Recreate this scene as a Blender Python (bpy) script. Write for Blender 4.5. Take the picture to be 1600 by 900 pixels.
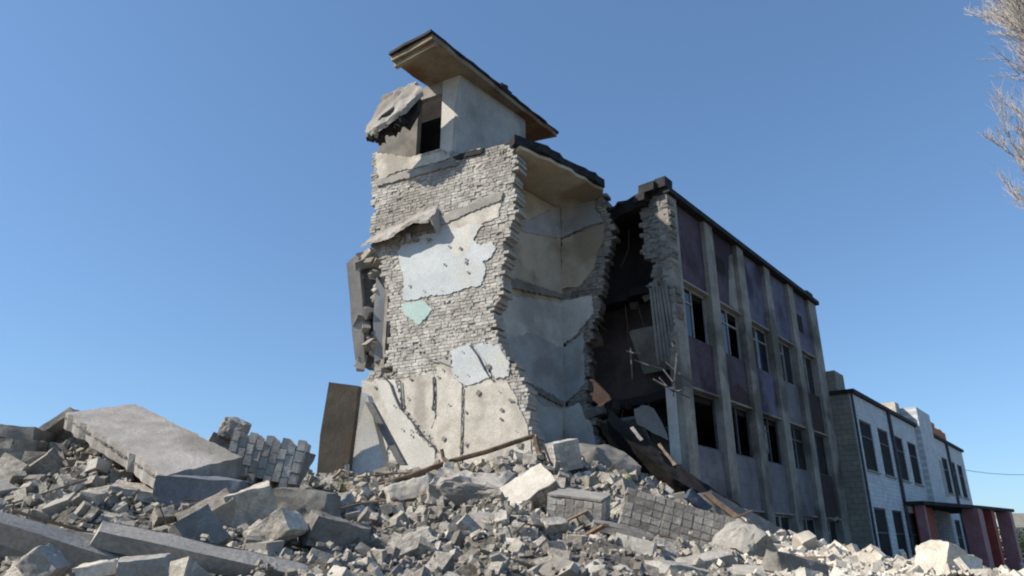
import bpy, bmesh, math, random
from mathutils import Vector as V, Matrix, Euler, noise
R = random.Random(7)
for o in list(bpy.data.objects): bpy.data.objects.remove(o)
sc = bpy.context.scene
COL = sc.collection

# ---------------- camera ----------------
F = 1100.0
PITCH = math.atan(407 / F); CP, SP = math.cos(PITCH), math.sin(PITCH)
EYE = V((0, 0, 1.6))
cam = bpy.data.cameras.new('camera'); co = bpy.data.objects.new('camera', cam); COL.objects.link(co)
cam.sensor_width = 36; cam.lens = 36 * F / 1600; cam.clip_end = 3000; cam.clip_start = .05
co.location = EYE; co.rotation_euler = (math.pi / 2 + PITCH, 0, 0)
sc.camera = co
# ---------------- sky, sun, exposure ----------------
SUN_AZ = V((-1, -0.22, 0)).normalized(); SUN_EL = math.radians(39)
w = bpy.data.worlds.new('World'); sc.world = w; w.use_nodes = True
nt = w.node_tree; bg = nt.nodes['Background']
sky = nt.nodes.new('ShaderNodeTexSky'); sky.sky_type = 'NISHITA'; sky.sun_disc = False
sky.sun_elevation = SUN_EL; sky.sun_rotation = math.atan2(SUN_AZ.x, SUN_AZ.y)
sky.air_density = 1.0; sky.dust_density = 0.4; sky.ozone_density = 4.5; sky.altitude = 100
gm_ = nt.nodes.new('ShaderNodeGamma'); gm_.inputs[1].default_value = .70
tint = nt.nodes.new('ShaderNodeVectorMath'); tint.operation = 'MULTIPLY'; tint.inputs[1].default_value = (1.03, 1.32, 1.60)
nt.links.new(sky.outputs[0], gm_.inputs[0]); nt.links.new(gm_.outputs[0], tint.inputs[0]); nt.links.new(tint.outputs[0], bg.inputs[0]); bg.inputs[1].default_value = 0.12
sl = bpy.data.lights.new('sun', 'SUN'); sl.energy = 4.8; sl.angle = math.radians(.5); sl.color = (1, .92, .80)
so = bpy.data.objects.new('sun', sl); COL.objects.link(so)
sd = SUN_AZ * math.cos(SUN_EL) + V((0, 0, math.sin(SUN_EL)))
so.rotation_euler = sd.to_track_quat('Z', 'Y').to_euler(); so.location = (-20, -5, 25)
sc.view_settings.view_transform = 'Standard'; sc.view_settings.look = 'None'
sc.view_settings.exposure = 0.42; sc.view_settings.gamma = 1
sc.cycles.filter_width = 2.0

# ---------------- geometry of the view ----------------
def ray(u, v):
    a = (u - 800) / F; b = (450 - v) / F
    return V((a, CP - b * SP, SP + b * CP))
def P(u, v, y):
    r = ray(u, v); return EYE + r * (y / r.y)
def onplane(u, v, p0, n):
    r = ray(u, v); return EYE + r * ((p0 - EYE).dot(n) / r.dot(n))
def px(n, y):                       # metres covered by n photo pixels at depth y
    return n * y * 1.06 / F
D = V((.642, .767, 0)).normalized(); N = V((D.y, -D.x, 0)); UP = V((0, 0, 1))
W0 = V((4.5, 18.2, 0))
def wp(s, off, z): return W0 + D * s + N * off + UP * z
def fac(u, v, off=0):
    q = onplane(u, v, W0 + N * off, N); return (q - W0).dot(D), q.z
E0 = V((0, 16.7, 0)); dR = V((.882, -.47, 0)).normalized(); nE = V((-.47, -.882, 0)).normalized()

# ---------------- materials ----------------
def mat(name, c1, c2, scale=1.5, bump=.4, bscale=18, rough=.9, island=.0, third=None, spec=.2, thscale=.6, dist=.02):
    m = bpy.data.materials.new(name); m.use_nodes = True; t = m.node_tree; nd = t.nodes; L = t.links.new
    b = nd['Principled BSDF']; b.inputs['Roughness'].default_value = rough
    b.inputs['Specular IOR Level'].default_value = spec
    tc = nd.new('ShaderNodeTexCoord'); cs = tc.outputs['Object']
    n1 = nd.new('ShaderNodeTexNoise'); n1.inputs['Scale'].default_value = scale; n1.inputs['Detail'].default_value = 8
    n1.inputs['Roughness'].default_value = .65; L(cs, n1.inputs['Vector'])
    r = nd.new('ShaderNodeValToRGB'); r.color_ramp.elements[0].position = .36; r.color_ramp.elements[1].position = .64
    r.color_ramp.elements[0].color = (*c1, 1); r.color_ramp.elements[1].color = (*c2, 1)
    L(n1.outputs[0], r.inputs[0]); out = r.outputs[0]
    if third:
        n3 = nd.new('ShaderNodeTexNoise'); n3.inputs['Scale'].default_value = thscale; n3.inputs['Detail'].default_value = 6; L(cs, n3.inputs['Vector'])
        r3 = nd.new('ShaderNodeValToRGB'); r3.color_ramp.elements[0].position = .5; r3.color_ramp.elements[1].position = .62
        r3.color_ramp.elements[0].color = (0, 0, 0, 1); r3.color_ramp.elements[1].color = (1, 1, 1, 1); L(n3.outputs[0], r3.inputs[0])
        mx = nd.new('ShaderNodeMix'); mx.data_type = 'RGBA'; L(r3.outputs[0], mx.inputs[0]); L(out, mx.inputs[6]); mx.inputs[7].default_value = (*third, 1); out = mx.outputs[2]
    n5 = nd.new('ShaderNodeTexNoise'); n5.inputs['Scale'].default_value = 34; n5.inputs['Detail'].default_value = 5; L(cs, n5.inputs['Vector'])
    mr5 = nd.new('ShaderNodeMapRange'); mr5.inputs[1].default_value = .3; mr5.inputs[2].default_value = .7
    mr5.inputs[3].default_value = .8; mr5.inputs[4].default_value = 1.15; L(n5.outputs[0], mr5.inputs[0]); fac_ = mr5.outputs[0]
    if island:
        g = nd.new('ShaderNodeNewGeometry'); mr = nd.new('ShaderNodeMapRange')
        mr.inputs[3].default_value = 1 - island; mr.inputs[4].default_value = 1 + island; L(g.outputs['Random Per Island'], mr.inputs[0])
        oi = nd.new('ShaderNodeObjectInfo'); mo = nd.new('ShaderNodeMapRange'); mo.inputs[3].default_value = 1 - island * .7; mo.inputs[4].default_value = 1 + island * .7
        L(oi.outputs['Random'], mo.inputs[0])
        mm = nd.new('ShaderNodeMath'); mm.operation = 'MULTIPLY'; L(mr.outputs[0], mm.inputs[0]); L(mo.outputs[0], mm.inputs[1])
        m2 = nd.new('ShaderNodeMath'); m2.operation = 'MULTIPLY'; L(mm.outputs[0], m2.inputs[0]); L(fac_, m2.inputs[1]); fac_ = m2.outputs[0]
    vm = nd.new('ShaderNodeVectorMath'); vm.operation = 'SCALE'; L(out, vm.inputs[0]); L(fac_, vm.inputs['Scale'])
    L(vm.outputs[0], b.inputs['Base Color'])
    if bump:
        n2 = nd.new('ShaderNodeTexNoise'); n2.inputs['Scale'].default_value = bscale; n2.inputs['Detail'].default_value = 8; n2.inputs['Roughness'].default_value = .7
        L(cs, n2.inputs['Vector'])
        bp = nd.new('ShaderNodeBump'); bp.inputs['Strength'].default_value = bump; bp.inputs['Distance'].default_value = dist
        L(n2.outputs[0], bp.inputs['Height']); L(bp.outputs[0], b.inputs['Normal'])
    return m
M = dict(
    concrete=mat('concrete', (.25, .235, .21), (.40, .375, .335), 1.6, .6, 14, third=(.22, .20, .175)),
    slab=mat('slab_concrete', (.29, .265, .235), (.42, .39, .35), 1.1, .6, 16, third=(.235, .215, .185)),
    dark_concrete=mat('dark_concrete', (.14, .13, .115), (.25, .235, .21), 1.4, .6, 12),
    rubble=mat('rubble_stone', (.27, .24, .20), (.58, .53, .45), 4, 1., 9, island=.35, third=(.33, .295, .245), thscale=3, dist=.05),
    rubble_pale=mat('pale_rubble_stone', (.42, .38, .31), (.60, .55, .47), 2.5, .8, 14, island=.2),
    gravel=mat('shade_dark_fines', (.06, .055, .048), (.20, .18, .15), 6, 1., 9, third=(.2, .18, .155), dist=.08),  # fines darkened so the gaps between stones look shaded
    ground=mat('ground_dirt', (.14, .12, .09), (.22, .2, .16), .3, .6, 4, dist=.05),
    brick=mat('shell_rock_brick', (.37, .345, .305), (.56, .53, .475), 3., 1., 20, island=.2, third=(.34, .31, .27)),
    mortar=mat('mortar', (.30, .28, .245), (.43, .40, .36), 3, .8, 25),
    brick_dim=mat('darker_brick', (.20, .18, .155), (.32, .29, .25), 3., 1., 20, island=.2),  # darker copy of the brick
    mortar_dim=mat('darker_mortar', (.13, .12, .105), (.2, .185, .16), 3, .8, 25),  # darker copy of the mortar
    plaster_white=mat('plaster_white', (.50, .48, .43), (.61, .585, .53), 1.3, .3, 20, third=(.50, .47, .40)),
    plaster_blue=mat('plaster_pale_blue', (.45, .475, .475), (.55, .57, .565), 1.3, .3, 20, third=(.50, .49, .45)),
    plaster_mint=mat('plaster_mint', (.36, .48, .44), (.44, .54, .50), 1.3, .3, 20),
    plaster_cream=mat('plaster_cream', (.44, .40, .335), (.61, .565, .49), 2.4, .6, 14, third=(.36, .33, .285), thscale=1.0),
    plaster_beige=mat('plaster_beige', (.42, .36, .27), (.54, .475, .37), .9, .4, 16, third=(.30, .25, .18)),
    plaster_grey=mat('plaster_grey', (.34, .34, .34), (.47, .47, .47), 1., .4, 16, third=(.28, .28, .28)),
    pent_grey=mat('penthouse_render', (.33, .315, .285), (.43, .415, .38), .9, .4, 16, third=(.22, .21, .195)),
    plaster_bluegrey=mat('plaster_blue_grey', (.46, .445, .40), (.62, .60, .55), .9, .4, 16, third=(.36, .35, .32)),
    felt=mat('roofing_felt', (.012, .012, .014), (.035, .033, .034), 4, .8, 12, rough=.8),
    soffit=mat('soffit_stained', (.20, .16, .11), (.30, .25, .18), 1.6, .5, 14, third=(.16, .09, .05)),
    soot_shade=mat('soot_shade_dark', (.010, .009, .009), (.035, .029, .027), .7, .5, 12),  # sooty walls, also a painted stand-in for shade in doorway and windows
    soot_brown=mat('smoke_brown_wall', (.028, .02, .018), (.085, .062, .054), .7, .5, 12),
    pil=mat('pilaster_concrete', (.22, .205, .175), (.34, .315, .275), 1.8, .5, 20, third=(.13, .12, .10)),
    p_violet=mat('panel_violet', (.075, .056, .072), (.115, .092, .112), 1.3, .35, 30, third=(.05, .035, .045)),
    p_blue=mat('panel_blue_violet', (.115, .115, .165), (.17, .168, .225), 1.3, .35, 30, third=(.065, .055, .085)),
    p_grey=mat('panel_lilac_grey', (.15, .145, .155), (.22, .21, .22), 1.3, .35, 30, third=(.12, .112, .12)),
    p_brown=mat('panel_brown', (.045, .03, .03), (.07, .048, .048), 1.3, .35, 30),
    frame=mat('frame_grey', (.20, .21, .21), (.32, .33, .33), 3, .2, 30, rough=.6),
    frame_dark=mat('frame_dark', (.05, .05, .055), (.09, .09, .1), 3, .2, 30, rough=.6),
    curtain=mat('torn_curtain', (.25, .26, .27), (.40, .40, .41), 3, .5, 12),
    white_brick=mat('white_brick', (.56, .59, .60), (.68, .71, .72), 2, .4, 30),
    side_grey=mat('side_wall_block', (.22, .21, .17), (.30, .285, .235), 2, .5, 8),
    red=mat('red_cladding', (.26, .05, .04), (.36, .075, .06), 2, .2, 20, rough=.6),
    pink=mat('pink_cladding', (.28, .13, .13), (.37, .19, .19), 2, .2, 20, rough=.6),
    orange=mat('orange_brick', (.45, .15, .07), (.6, .25, .13), 5, .4, 20),
    rust=mat('rusty_metal', (.10, .065, .04), (.20, .14, .09), 6, .5, 30, rough=.7),
    steel=mat('bare_steel', (.09, .085, .08), (.16, .15, .145), 6, .3, 30, rough=.5),
    panel_brown=mat('brown_stained_concrete', (.085, .07, .052), (.16, .13, .095), 1.2, .5, 14, third=(.12, .075, .05), thscale=1.1),
    wood=mat('weathered_wood', (.16, .11, .075), (.28, .2, .14), 5, .4, 25),
    blue=mat('blue_paint', (.05, .065, .09), (.08, .10, .13), 4, .3, 20),
    bluegrey=mat('blue_grey_block', (.13, .14, .15), (.20, .21, .225), 1.5, .5, 14),
    yellow=mat('yellow_green_paint', (.38, .42, .14), (.5, .5, .25), 6, .3, 20),
    bark=mat('pale_bark', (.30, .265, .24), (.46, .42, .38), 8, .5, 20),
    tuft=mat('dry_grass', (.16, .16, .05), (.28, .26, .10), 6, .2, 20),
    shrub=mat('dark_foliage', (.02, .035, .015), (.05, .07, .03), 6, .2, 20),
)
def blocks(m, dirv, bw, bh, c2=.72):
    t = m.node_tree; nd = t.nodes; L = t.links.new; b = nd['Principled BSDF']; src = b.inputs['Base Color'].links[0].from_socket
    tc = nd.new('ShaderNodeTexCoord'); dt = nd.new('ShaderNodeVectorMath'); dt.operation = 'DOT_PRODUCT'; dt.inputs[1].default_value = dirv; L(tc.outputs['Object'], dt.inputs[0])
    sp = nd.new('ShaderNodeSeparateXYZ'); L(tc.outputs['Object'], sp.inputs[0]); cb = nd.new('ShaderNodeCombineXYZ'); L(dt.outputs['Value'], cb.inputs[0]); L(sp.outputs[2], cb.inputs[1])
    bt = nd.new('ShaderNodeTexBrick'); bt.inputs['Scale'].default_value = 1; bt.inputs['Brick Width'].default_value = bw; bt.inputs['Row Height'].default_value = bh; bt.inputs['Mortar Size'].default_value = .012
    bt.inputs['Color1'].default_value = (1, 1, 1, 1); bt.inputs['Color2'].default_value = (.86, .86, .86, 1); bt.inputs['Mortar'].default_value = (c2, c2, c2, 1); L(cb.outputs[0], bt.inputs['Vector'])
    mu = nd.new('ShaderNodeVectorMath'); mu.operation = 'MULTIPLY'; L(src, mu.inputs[0]); L(bt.outputs[0], mu.inputs[1]); L(mu.outputs[0], b.inputs['Base Color'])
blocks(M['white_brick'], tuple(D), .5, .16); blocks(M['side_grey'], tuple(N), .4, .2, .6)
blocks(M['p_violet'], tuple(D), .45, .42, .8); blocks(M['p_blue'], tuple(D), .45, .42, .8); blocks(M['p_grey'], tuple(D), .45, .42, .8)
def glassmat(nm='dark_glass', sp=.35):
    m = bpy.data.materials.new(nm); m.use_nodes = True; b = m.node_tree.nodes['Principled BSDF']
    b.inputs['Base Color'].default_value = (.012, .015, .018, 1); b.inputs['Roughness'].default_value = .12; b.inputs['Specular IOR Level'].default_value = sp
    n = m.node_tree.nodes.new('ShaderNodeTexNoise'); n.inputs['Scale'].default_value = 2
    bp = m.node_tree.nodes.new('ShaderNodeBump'); bp.inputs['Strength'].default_value = .15
    m.node_tree.links.new(n.outputs[0], bp.inputs['Height']); m.node_tree.links.new(bp.outputs[0], b.inputs['Normal'])
    return m
M['glass'] = glassmat(); M['black_glass'] = glassmat('black_glass', .03)

# ---------------- mesh helpers ----------------
class MB:
    def __init__(s): s.v = []; s.f = []; s.mi = []
    def add(s, vs, fs, mi=0):
        o = len(s.v); s.v += [tuple(x) for x in vs]; s.f += [tuple(i + o for i in f) for f in fs]; s.mi += [mi] * len(fs); return s
    def hexa(s, c, mi=0):   # c: bottom 4 then top 4
        return s.add(c, [(3, 2, 1, 0), (4, 5, 6, 7), (0, 1, 5, 4), (1, 2, 6, 5), (2, 3, 7, 6), (3, 0, 4, 7)], mi)
    def box(s, o, a, b, c, mi=0):  # origin + three edge vectors
        o, a, b, c = V(o), V(a), V(b), V(c)
        return s.hexa([o, o + a, o + a + b, o + b, o + c, o + a + c, o + a + b + c, o + b + c], mi)
    def prism(s, poly, ext, mi=0):
        n = len(poly); p = [V(q) for q in poly]; ext = V(ext)
        return s.add(p + [q + ext for q in p], [tuple(range(n)), tuple(range(2 * n - 1, n - 1, -1))] + [((i + 1) % n, i, i + n, (i + 1) % n + n) for i in range(n)], mi)
    def tube(s, pts, r, k=6, mi=0, r2=None):
        pts = [V(p) for p in pts]; n = len(pts); vs = []; r2 = r if r2 is None else r2
        for i, p in enumerate(pts):
            d = (pts[min(i + 1, n - 1)] - pts[max(i - 1, 0)]).normalized()
            a = d.orthogonal().normalized(); b = d.cross(a); rr = r + (r2 - r) * i / max(1, n - 1)
            vs += [p + (a * math.cos(6.2832 * j / k) + b * math.sin(6.2832 * j / k)) * rr for j in range(k)]
        fs = [(i * k + j, i * k + (j + 1) % k, (i + 1) * k + (j + 1) % k, (i + 1) * k + j) for i in range(n - 1) for j in range(k)]
        fs += [tuple(range(k - 1, -1, -1)), tuple(range((n - 1) * k, n * k))]
        return s.add(vs, fs, mi)
    def build(s, name, mats, parent=None, base=None):
        me = bpy.data.meshes.new(name)
        off = V(base) if base is not None else V((0, 0, 0))
        me.from_pydata([V(p) - off for p in s.v], [], s.f); 
        for m in (mats if isinstance(mats, (list, tuple)) else [mats]): me.materials.append(M[m])
        me.polygons.foreach_set('material_index', s.mi)
        bm = bmesh.new(); bm.from_mesh(me); bmesh.ops.recalc_face_normals(bm, faces=bm.faces); bm.to_mesh(me); bm.free()
        me.update()
        o = bpy.data.objects.new(name, me); COL.objects.link(o); o.location = off
        if parent:
            o.parent = parent; 
            w_ = parent.get('_w'); pw = V(w_) if w_ is not None else V((0, 0, 0)); o.location = off - pw
            o['_w'] = tuple(off)
        else: o['_w'] = tuple(off)
        return o
def tag(o, label=None, cat=None, group=None, kind=None):
    if label: o['label'] = label
    if cat: o['category'] = cat
    if group: o['group'] = group
    if kind: o['kind'] = kind
    return o
def empty(name, loc, label, cat, group=None):
    o = bpy.data.objects.new(name, None); COL.objects.link(o); o.location = loc; o['_w'] = tuple(loc); o.empty_display_size = .3
    return tag(o, label, cat, group)
def jag(poly, step, amp, rng=R, keep=()):
    out = []; n = len(poly)
    for i in range(n):
        a, b = V(poly[i]), V(poly[(i + 1) % n]); L = (b - a).length; out.append(a)
        if i in keep: continue
        k = max(1, int(L / step)); nn = V((-(b - a).y, (b - a).x)).normalized() if len(a) == 2 else None
        for j in range(1, k):
            q = a.lerp(b, (j + rng.uniform(-.3, .3)) / k); out.append(q + nn * rng.uniform(-amp, amp))
    return out
def inside(pt, poly):
    x, y = pt; c = False; n = len(poly)
    for i in range(n):
        x1, y1 = poly[i]; x2, y2 = poly[(i + 1) % n]
        if (y1 > y) != (y2 > y) and x < (x2 - x1) * (y - y1) / (y2 - y1) + x1: c = not c
    return c
class Wall:      # a vertical plane: origin p0, horizontal direction a, outward normal n
    def __init__(s, p0, a, n): s.p0, s.a, s.n = V(p0), V(a).normalized(), V(n).normalized()
    def uv(s, u, v):
        q = onplane(u, v, s.p0, s.n); return ((q - s.p0).dot(s.a), q.z)
    def at(s, a, z, off=0): return s.p0 + s.a * a + UP * z + s.n * off
    def poly(s, pts): return [s.uv(*p) for p in pts]
def brick_wall(wl, poly, th, bw=.27, bh=.125, rng=R, hole=.0, jit=.012, holes=()):
    mb = MB(); zs = [p[1] for p in poly]; xs = [p[0] for p in poly]; z = min(zs); row = 0
    while z < max(zs):
        x = min(xs) - rng.random() * bw
        while x < max(xs):
            w_ = bw * rng.uniform(.92, 1.08); c = (x + w_ / 2, z + bh / 2)
            if inside(c, poly) and not any(inside(c, h) for h in holes):
                f0 = rng.uniform(-.009, .007); g = .006
                if rng.random() < hole: f0 = -rng.uniform(.03, .08)
                mb.box(wl.at(x, z, -th), wl.a * w_, wl.n * (th - .035), UP * bh, 1)
                J = lambda: V((rng.uniform(-jit, jit), rng.uniform(-jit, jit), rng.uniform(-jit, jit)))
                o = wl.at(x + g, z + g, -th - .01 * rng.random()); a = wl.a * (w_ - 2 * g); b = wl.n * (th + f0); u_ = UP * (bh - 2 * g)
                mb.hexa([o, o + a, o + a + b + J(), o + b + J(), o + u_, o + a + u_, o + a + b + u_ + J(), o + b + u_ + J()], 0)
            x += w_
        z += bh; row += 1
    return mb
def patch(wl, pts, off, th, step=.16, amp=.05, px_=True, rng=R):
    poly = wl.poly(pts) if px_ else pts
    poly = jag([V(p) for p in poly], step, amp, rng)
    return MB().prism([wl.at(p[0], p[1], off - th) for p in poly], wl.n * th)
def hull_mesh(dims, seed, chips=3, sub=2, rough=.03, extra=0):
    rg = random.Random(seed); bm = bmesh.new(); pts = []
    for sx in (-1, 1):
        for sy in (-1, 1):
            for sz in (-1, 1):
                c = V((sx, sy, sz)); 
                for k in range(rg.choice([1, 1, 2, 3])):
                    q = V([c[i] * (1 - (rg.random() ** 2) * .28 * chips / 3) for i in range(3)]); pts.append(q)
    for k in range(extra):
        d = V([rg.gauss(0, 1) for _ in range(3)]).normalized(); pts.append(d * 1.15)
    for q in pts: bm.verts.new(V([q[i] * dims[i] / 2 for i in range(3)]))
    r = bmesh.ops.convex_hull(bm, input=bm.verts[:])
    bmesh.ops.delete(bm, geom=[g for g in r['geom_interior'] if isinstance(g, bmesh.types.BMVert)], context='VERTS')
    bmesh.ops.triangulate(bm, faces=bm.faces[:])
    mx = max(dims)
    for _ in range(sub):
        bmesh.ops.subdivide_edges(bm, edges=[e for e in bm.edges if e.calc_length() > mx * .10], cuts=1, use_grid_fill=True)
        bmesh.ops.triangulate(bm, faces=bm.faces[:])
    if sub:
        bm.normal_update(); o = V((seed * 1.37, seed * .71, 3))
        for v in bm.verts:
            q = v.co / mx
            v.co += v.normal * mx * rough * (noise.noise(q * 3.3 + o) + .6 * noise.noise(q * 9 + o) + .3 * noise.noise(q * 22 + o))
    me = bpy.data.meshes.new('chunk'); bm.to_mesh(me); bm.free()
    if sub: me.polygons.foreach_set('use_smooth', [True] * len(me.polygons)); me.set_sharp_from_angle(angle=math.radians(28))
    return me
def chunk(name, label, cat, loc, dims, rot, m, seed, chips=3, group=None, rough=.03, sub=3, extra=0):
    me = hull_mesh(dims, seed, chips, sub, rough, extra); me.name = name; me.materials.append(M[m])
    o = bpy.data.objects.new(name, me); COL.objects.link(o); o.location = loc; o.rotation_euler = [math.radians(a) for a in rot]
    if label and max(dims) > .25: roughen(o, max(dims) * .028, max(dims) * .09, 3 / max(dims))
    return tag(o, label, cat, group)

def roughen(o, amp=.03, cell=.14, f=4.0):
    me = o.data; bm = bmesh.new(); bm.from_mesh(me); bmesh.ops.triangulate(bm, faces=bm.faces[:])
    for _ in range(5):
        es = [e for e in bm.edges if e.calc_length() > cell]
        if not es or len(bm.verts) > 6000: break
        bmesh.ops.subdivide_edges(bm, edges=es, cuts=1); bmesh.ops.triangulate(bm, faces=[f_ for f_ in bm.faces if len(f_.verts) > 3])
    bm.normal_update(); k = V((len(me.vertices) * .37, 1, 2))
    for v in bm.verts:
        q = v.co * f + k; v.co += noise.noise_vector(q) * amp + noise.noise_vector(q * 3.1) * amp * .45
    bm.to_mesh(me); bm.free(); me.polygons.foreach_set('use_smooth', [True] * len(me.polygons)); me.set_sharp_from_angle(angle=math.radians(32)); return o

# ---------------- ground, mound ----------------
g = MB()
g.add([(-900, -300, 0), (900, -300, 0), (900, 1500, 0), (-900, 1500, 0)], [(0, 1, 2, 3)])
tag(g.build('ground', 'ground'), kind='structure')
RIDGE = [(-900, 760, 14), (-300, 720, 14), (0, 702, 13), (60, 700, 13), (105, 678, 13), (150, 676, 13), (250, 712, 13), (330, 705, 13.5), (400, 722, 14), (470, 745, 15), (520, 752, 16), (600, 745, 16.2),
         (700, 738, 16), (790, 715, 15.6), (850, 722, 16), (900, 728, 16.6), (950, 722, 17.2), (1010, 748, 17.4), (1060, 778, 17.4), (1150, 818, 17.6), (1200, 840, 17.8), (1300, 860, 18), (1400, 880, 19), (1500, 893, 20), (1600, 905, 20), (2300, 935, 20)]
def ridge(u):
    if u <= RIDGE[0][0]: return RIDGE[0][1:]
    for a, b in zip(RIDGE, RIDGE[1:]):
        if a[0] <= u <= b[0]:
            t = (u - a[0]) / (b[0] - a[0]); return a[1] + (b[1] - a[1]) * t, a[2] + (b[2] - a[2]) * t
    return RIDGE[-1][1:]
YN, VN, EXP = 6.0, 930.0, .85
def mound_pt(u, wv):      # wv 0..1 from near edge to the ridge, >1 behind it
    vr, yr = ridge(u)
    if wv <= 1:
        y = YN + (yr - YN) * wv; v = VN + (vr - VN) * max(wv, 0) ** EXP
        if wv < 0:
            q = P(u, VN, YN); k = max(0, 1 + wv); return V((q.x * (YN + wv * 4) / YN, YN + wv * 4, q.z * k * k))
        q = P(u, v, y)
    else:
        y = yr + (wv - 1) * 8; q0 = P(u, vr, yr); q = V((q0.x * y / yr, y, q0.z * max(0, 1 - (wv - 1) * .9)))
    n_ = noise.noise(V((q.x * .9, q.y * .9, 0))) * .18 + noise.noise(V((q.x * 2.4, q.y * 2.4, 5))) * .13 + noise.noise(V((q.x * 6, q.y * 6, 9))) * .05
    q.z += n_ * min(1, q.z); q.z = max(q.z, -.05); return q
def mound_y(u, v):
    vr, yr = ridge(u); t = max(0, min(1, (VN - v) / (VN - vr))) ** (1 / EXP); return YN + (yr - YN) * t
mb = MB(); us = [-900 + 12 * i for i in range(267)]; ws = [-1 + .1 * i for i in range(10)] + [i / 50 for i in range(51)] + [1 + .08 * i for i in range(1, 16)]
for u in us:
    for q in ws: mb.v.append(tuple(mound_pt(u, q)))
nw = len(ws)
for i in range(len(us) - 1):
    for j in range(nw - 1): mb.f.append((i * nw + j, (i + 1) * nw + j, (i + 1) * nw + j + 1, i * nw + j + 1)); mb.mi.append(0)
tag(mb.build('debris_mound', 'gravel'), kind='structure')

# ---------------- ruined tower ----------------
tower = empty('ruined_tower', E0, 'tall blown-open building remnant with sunlit brick end wall and overhanging roof slab on top', 'ruined building')
EW = Wall(E0, dR, nE)
out_px = [(586, 236), (600, 240), (645, 244), (690, 232), (712, 240), (745, 232), (790, 226), (803, 232), (806, 262), (803, 300), (806, 330), (795, 356), (790, 382), (785, 425), (784, 470), (768, 486),
          (772, 520), (783, 536), (800, 567), (812, 590), (826, 617), (823, 655), (834, 680), (835, 760), (545, 770), (548, 727), (558, 640), (566, 597), (600, 570), (608, 527), (606, 497), (609, 467), (590, 405), (580, 377), (584, 329), (582, 290)]
epoly = jag([V(p) for p in EW.poly(out_px)], .35, .07)
hole_px = [[(597, 576), (606, 573), (607, 585), (598, 588)], [(607, 575), (618, 573), (619, 584), (609, 586)]]
brick_wall(EW, epoly, .5, .20, .092, jit=.004, hole=.035, holes=[EW.poly(h) for h in hole_px]).build('brick_wall', ['brick', 'mortar'], tower, E0)
def tp(name, m, pts, off=.03, th=.03, step=.07, amp=.03, wl=EW, label=None):
    if name == 'plaster_patch' and wl is EW: off = .018 + (off - .035) * .3; th = .03
    o = patch(wl, pts, off, th, step, amp).build(name, m, tower, E0)
    if label: o['label'] = label
    return o
# concrete belts on the end wall
tp('concrete_belt', 'concrete', [(590, 292), (700, 262), (720, 258), (705, 252), (640, 268), (592, 282)], .06, .08)
tp('concrete_belt', 'concrete', [(600, 372), (690, 338), (786, 300), (785, 312), (692, 352), (640, 366), (606, 386)], .05, .07)
# plaster
tp('plaster_patch', 'plaster_cream', [(587, 238), (640, 246), (668, 242), (692, 236), (704, 246), (690, 252), (650, 262), (620, 268), (592, 282)], .05)
tp('plaster_patch', 'plaster_cream', [(680, 358), (720, 340), (775, 316), (783, 318), (779, 340), (756, 348), (745, 362), (700, 370)], .035, label='cream strip of plaster under the third floor ceiling')
tp('plaster_patch', 'plaster_blue', [(622, 392), (640, 372), (690, 362), (742, 350), (756, 352), (746, 362), (740, 376), (752, 384), (768, 376), (775, 388), (768, 402), (754, 410), (760, 420), (752, 446), (728, 450), (700, 460), (672, 462), (640, 470), (629, 466), (632, 440), (627, 415)], .045, label='large pale blue plaster field of the third floor room')
tp('plaster_patch', 'plaster_white', [(698, 366), (735, 350), (738, 362), (734, 392), (722, 398), (708, 402), (702, 385)], .05)
tp('plaster_patch', 'plaster_mint', [(629, 474), (664, 470), (676, 484), (655, 508), (632, 492)], .045, label='small mint green plaster scrap')
tp('plaster_patch', 'plaster_blue', [(705, 548), (735, 536), (756, 560), (768, 588), (748, 598), (726, 602), (708, 590)], .045)
tp('plaster_patch', 'plaster_blue', [(742, 540), (780, 540), (797, 568), (795, 588), (775, 592), (762, 570)], .045)
tp('plaster_patch', 'plaster_cream', [(622, 598), (640, 590), (678, 585), (680, 650), (670, 682), (652, 660), (636, 640)], .035)
tp('plaster_patch', 'plaster_cream', [(682, 575), (704, 552), (708, 590), (723, 604), (721, 770), (690, 770), (684, 700), (672, 676), (683, 650)], .04)
tp('plaster_patch', 'plaster_cream', [(726, 606), (745, 602), (768, 592), (792, 596), (806, 618), (812, 640), (822, 660), (830, 690), (831, 760), (724, 770)], .045, label='large cream plaster field of the first floor room')
tp('plaster_patch', 'plaster_white', [(586, 592), (618, 594), (630, 640), (646, 664), (660, 684), (680, 704), (684, 765), (600, 768), (612, 700)], .03)
tp('plaster_patch', 'plaster_cream', [(568, 600), (586, 594), (608, 650), (604, 720), (626, 770), (585, 770), (572, 700)], .04)
tp('plaster_patch', 'plaster_grey', [(560, 655), (572, 630), (580, 690), (596, 765), (550, 765), (550, 720)], .05)
sm = MB(); rs = random.Random(77); ex = [p[0] for p in epoly]; ez = [p[1] for p in epoly]; k = 0
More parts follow.
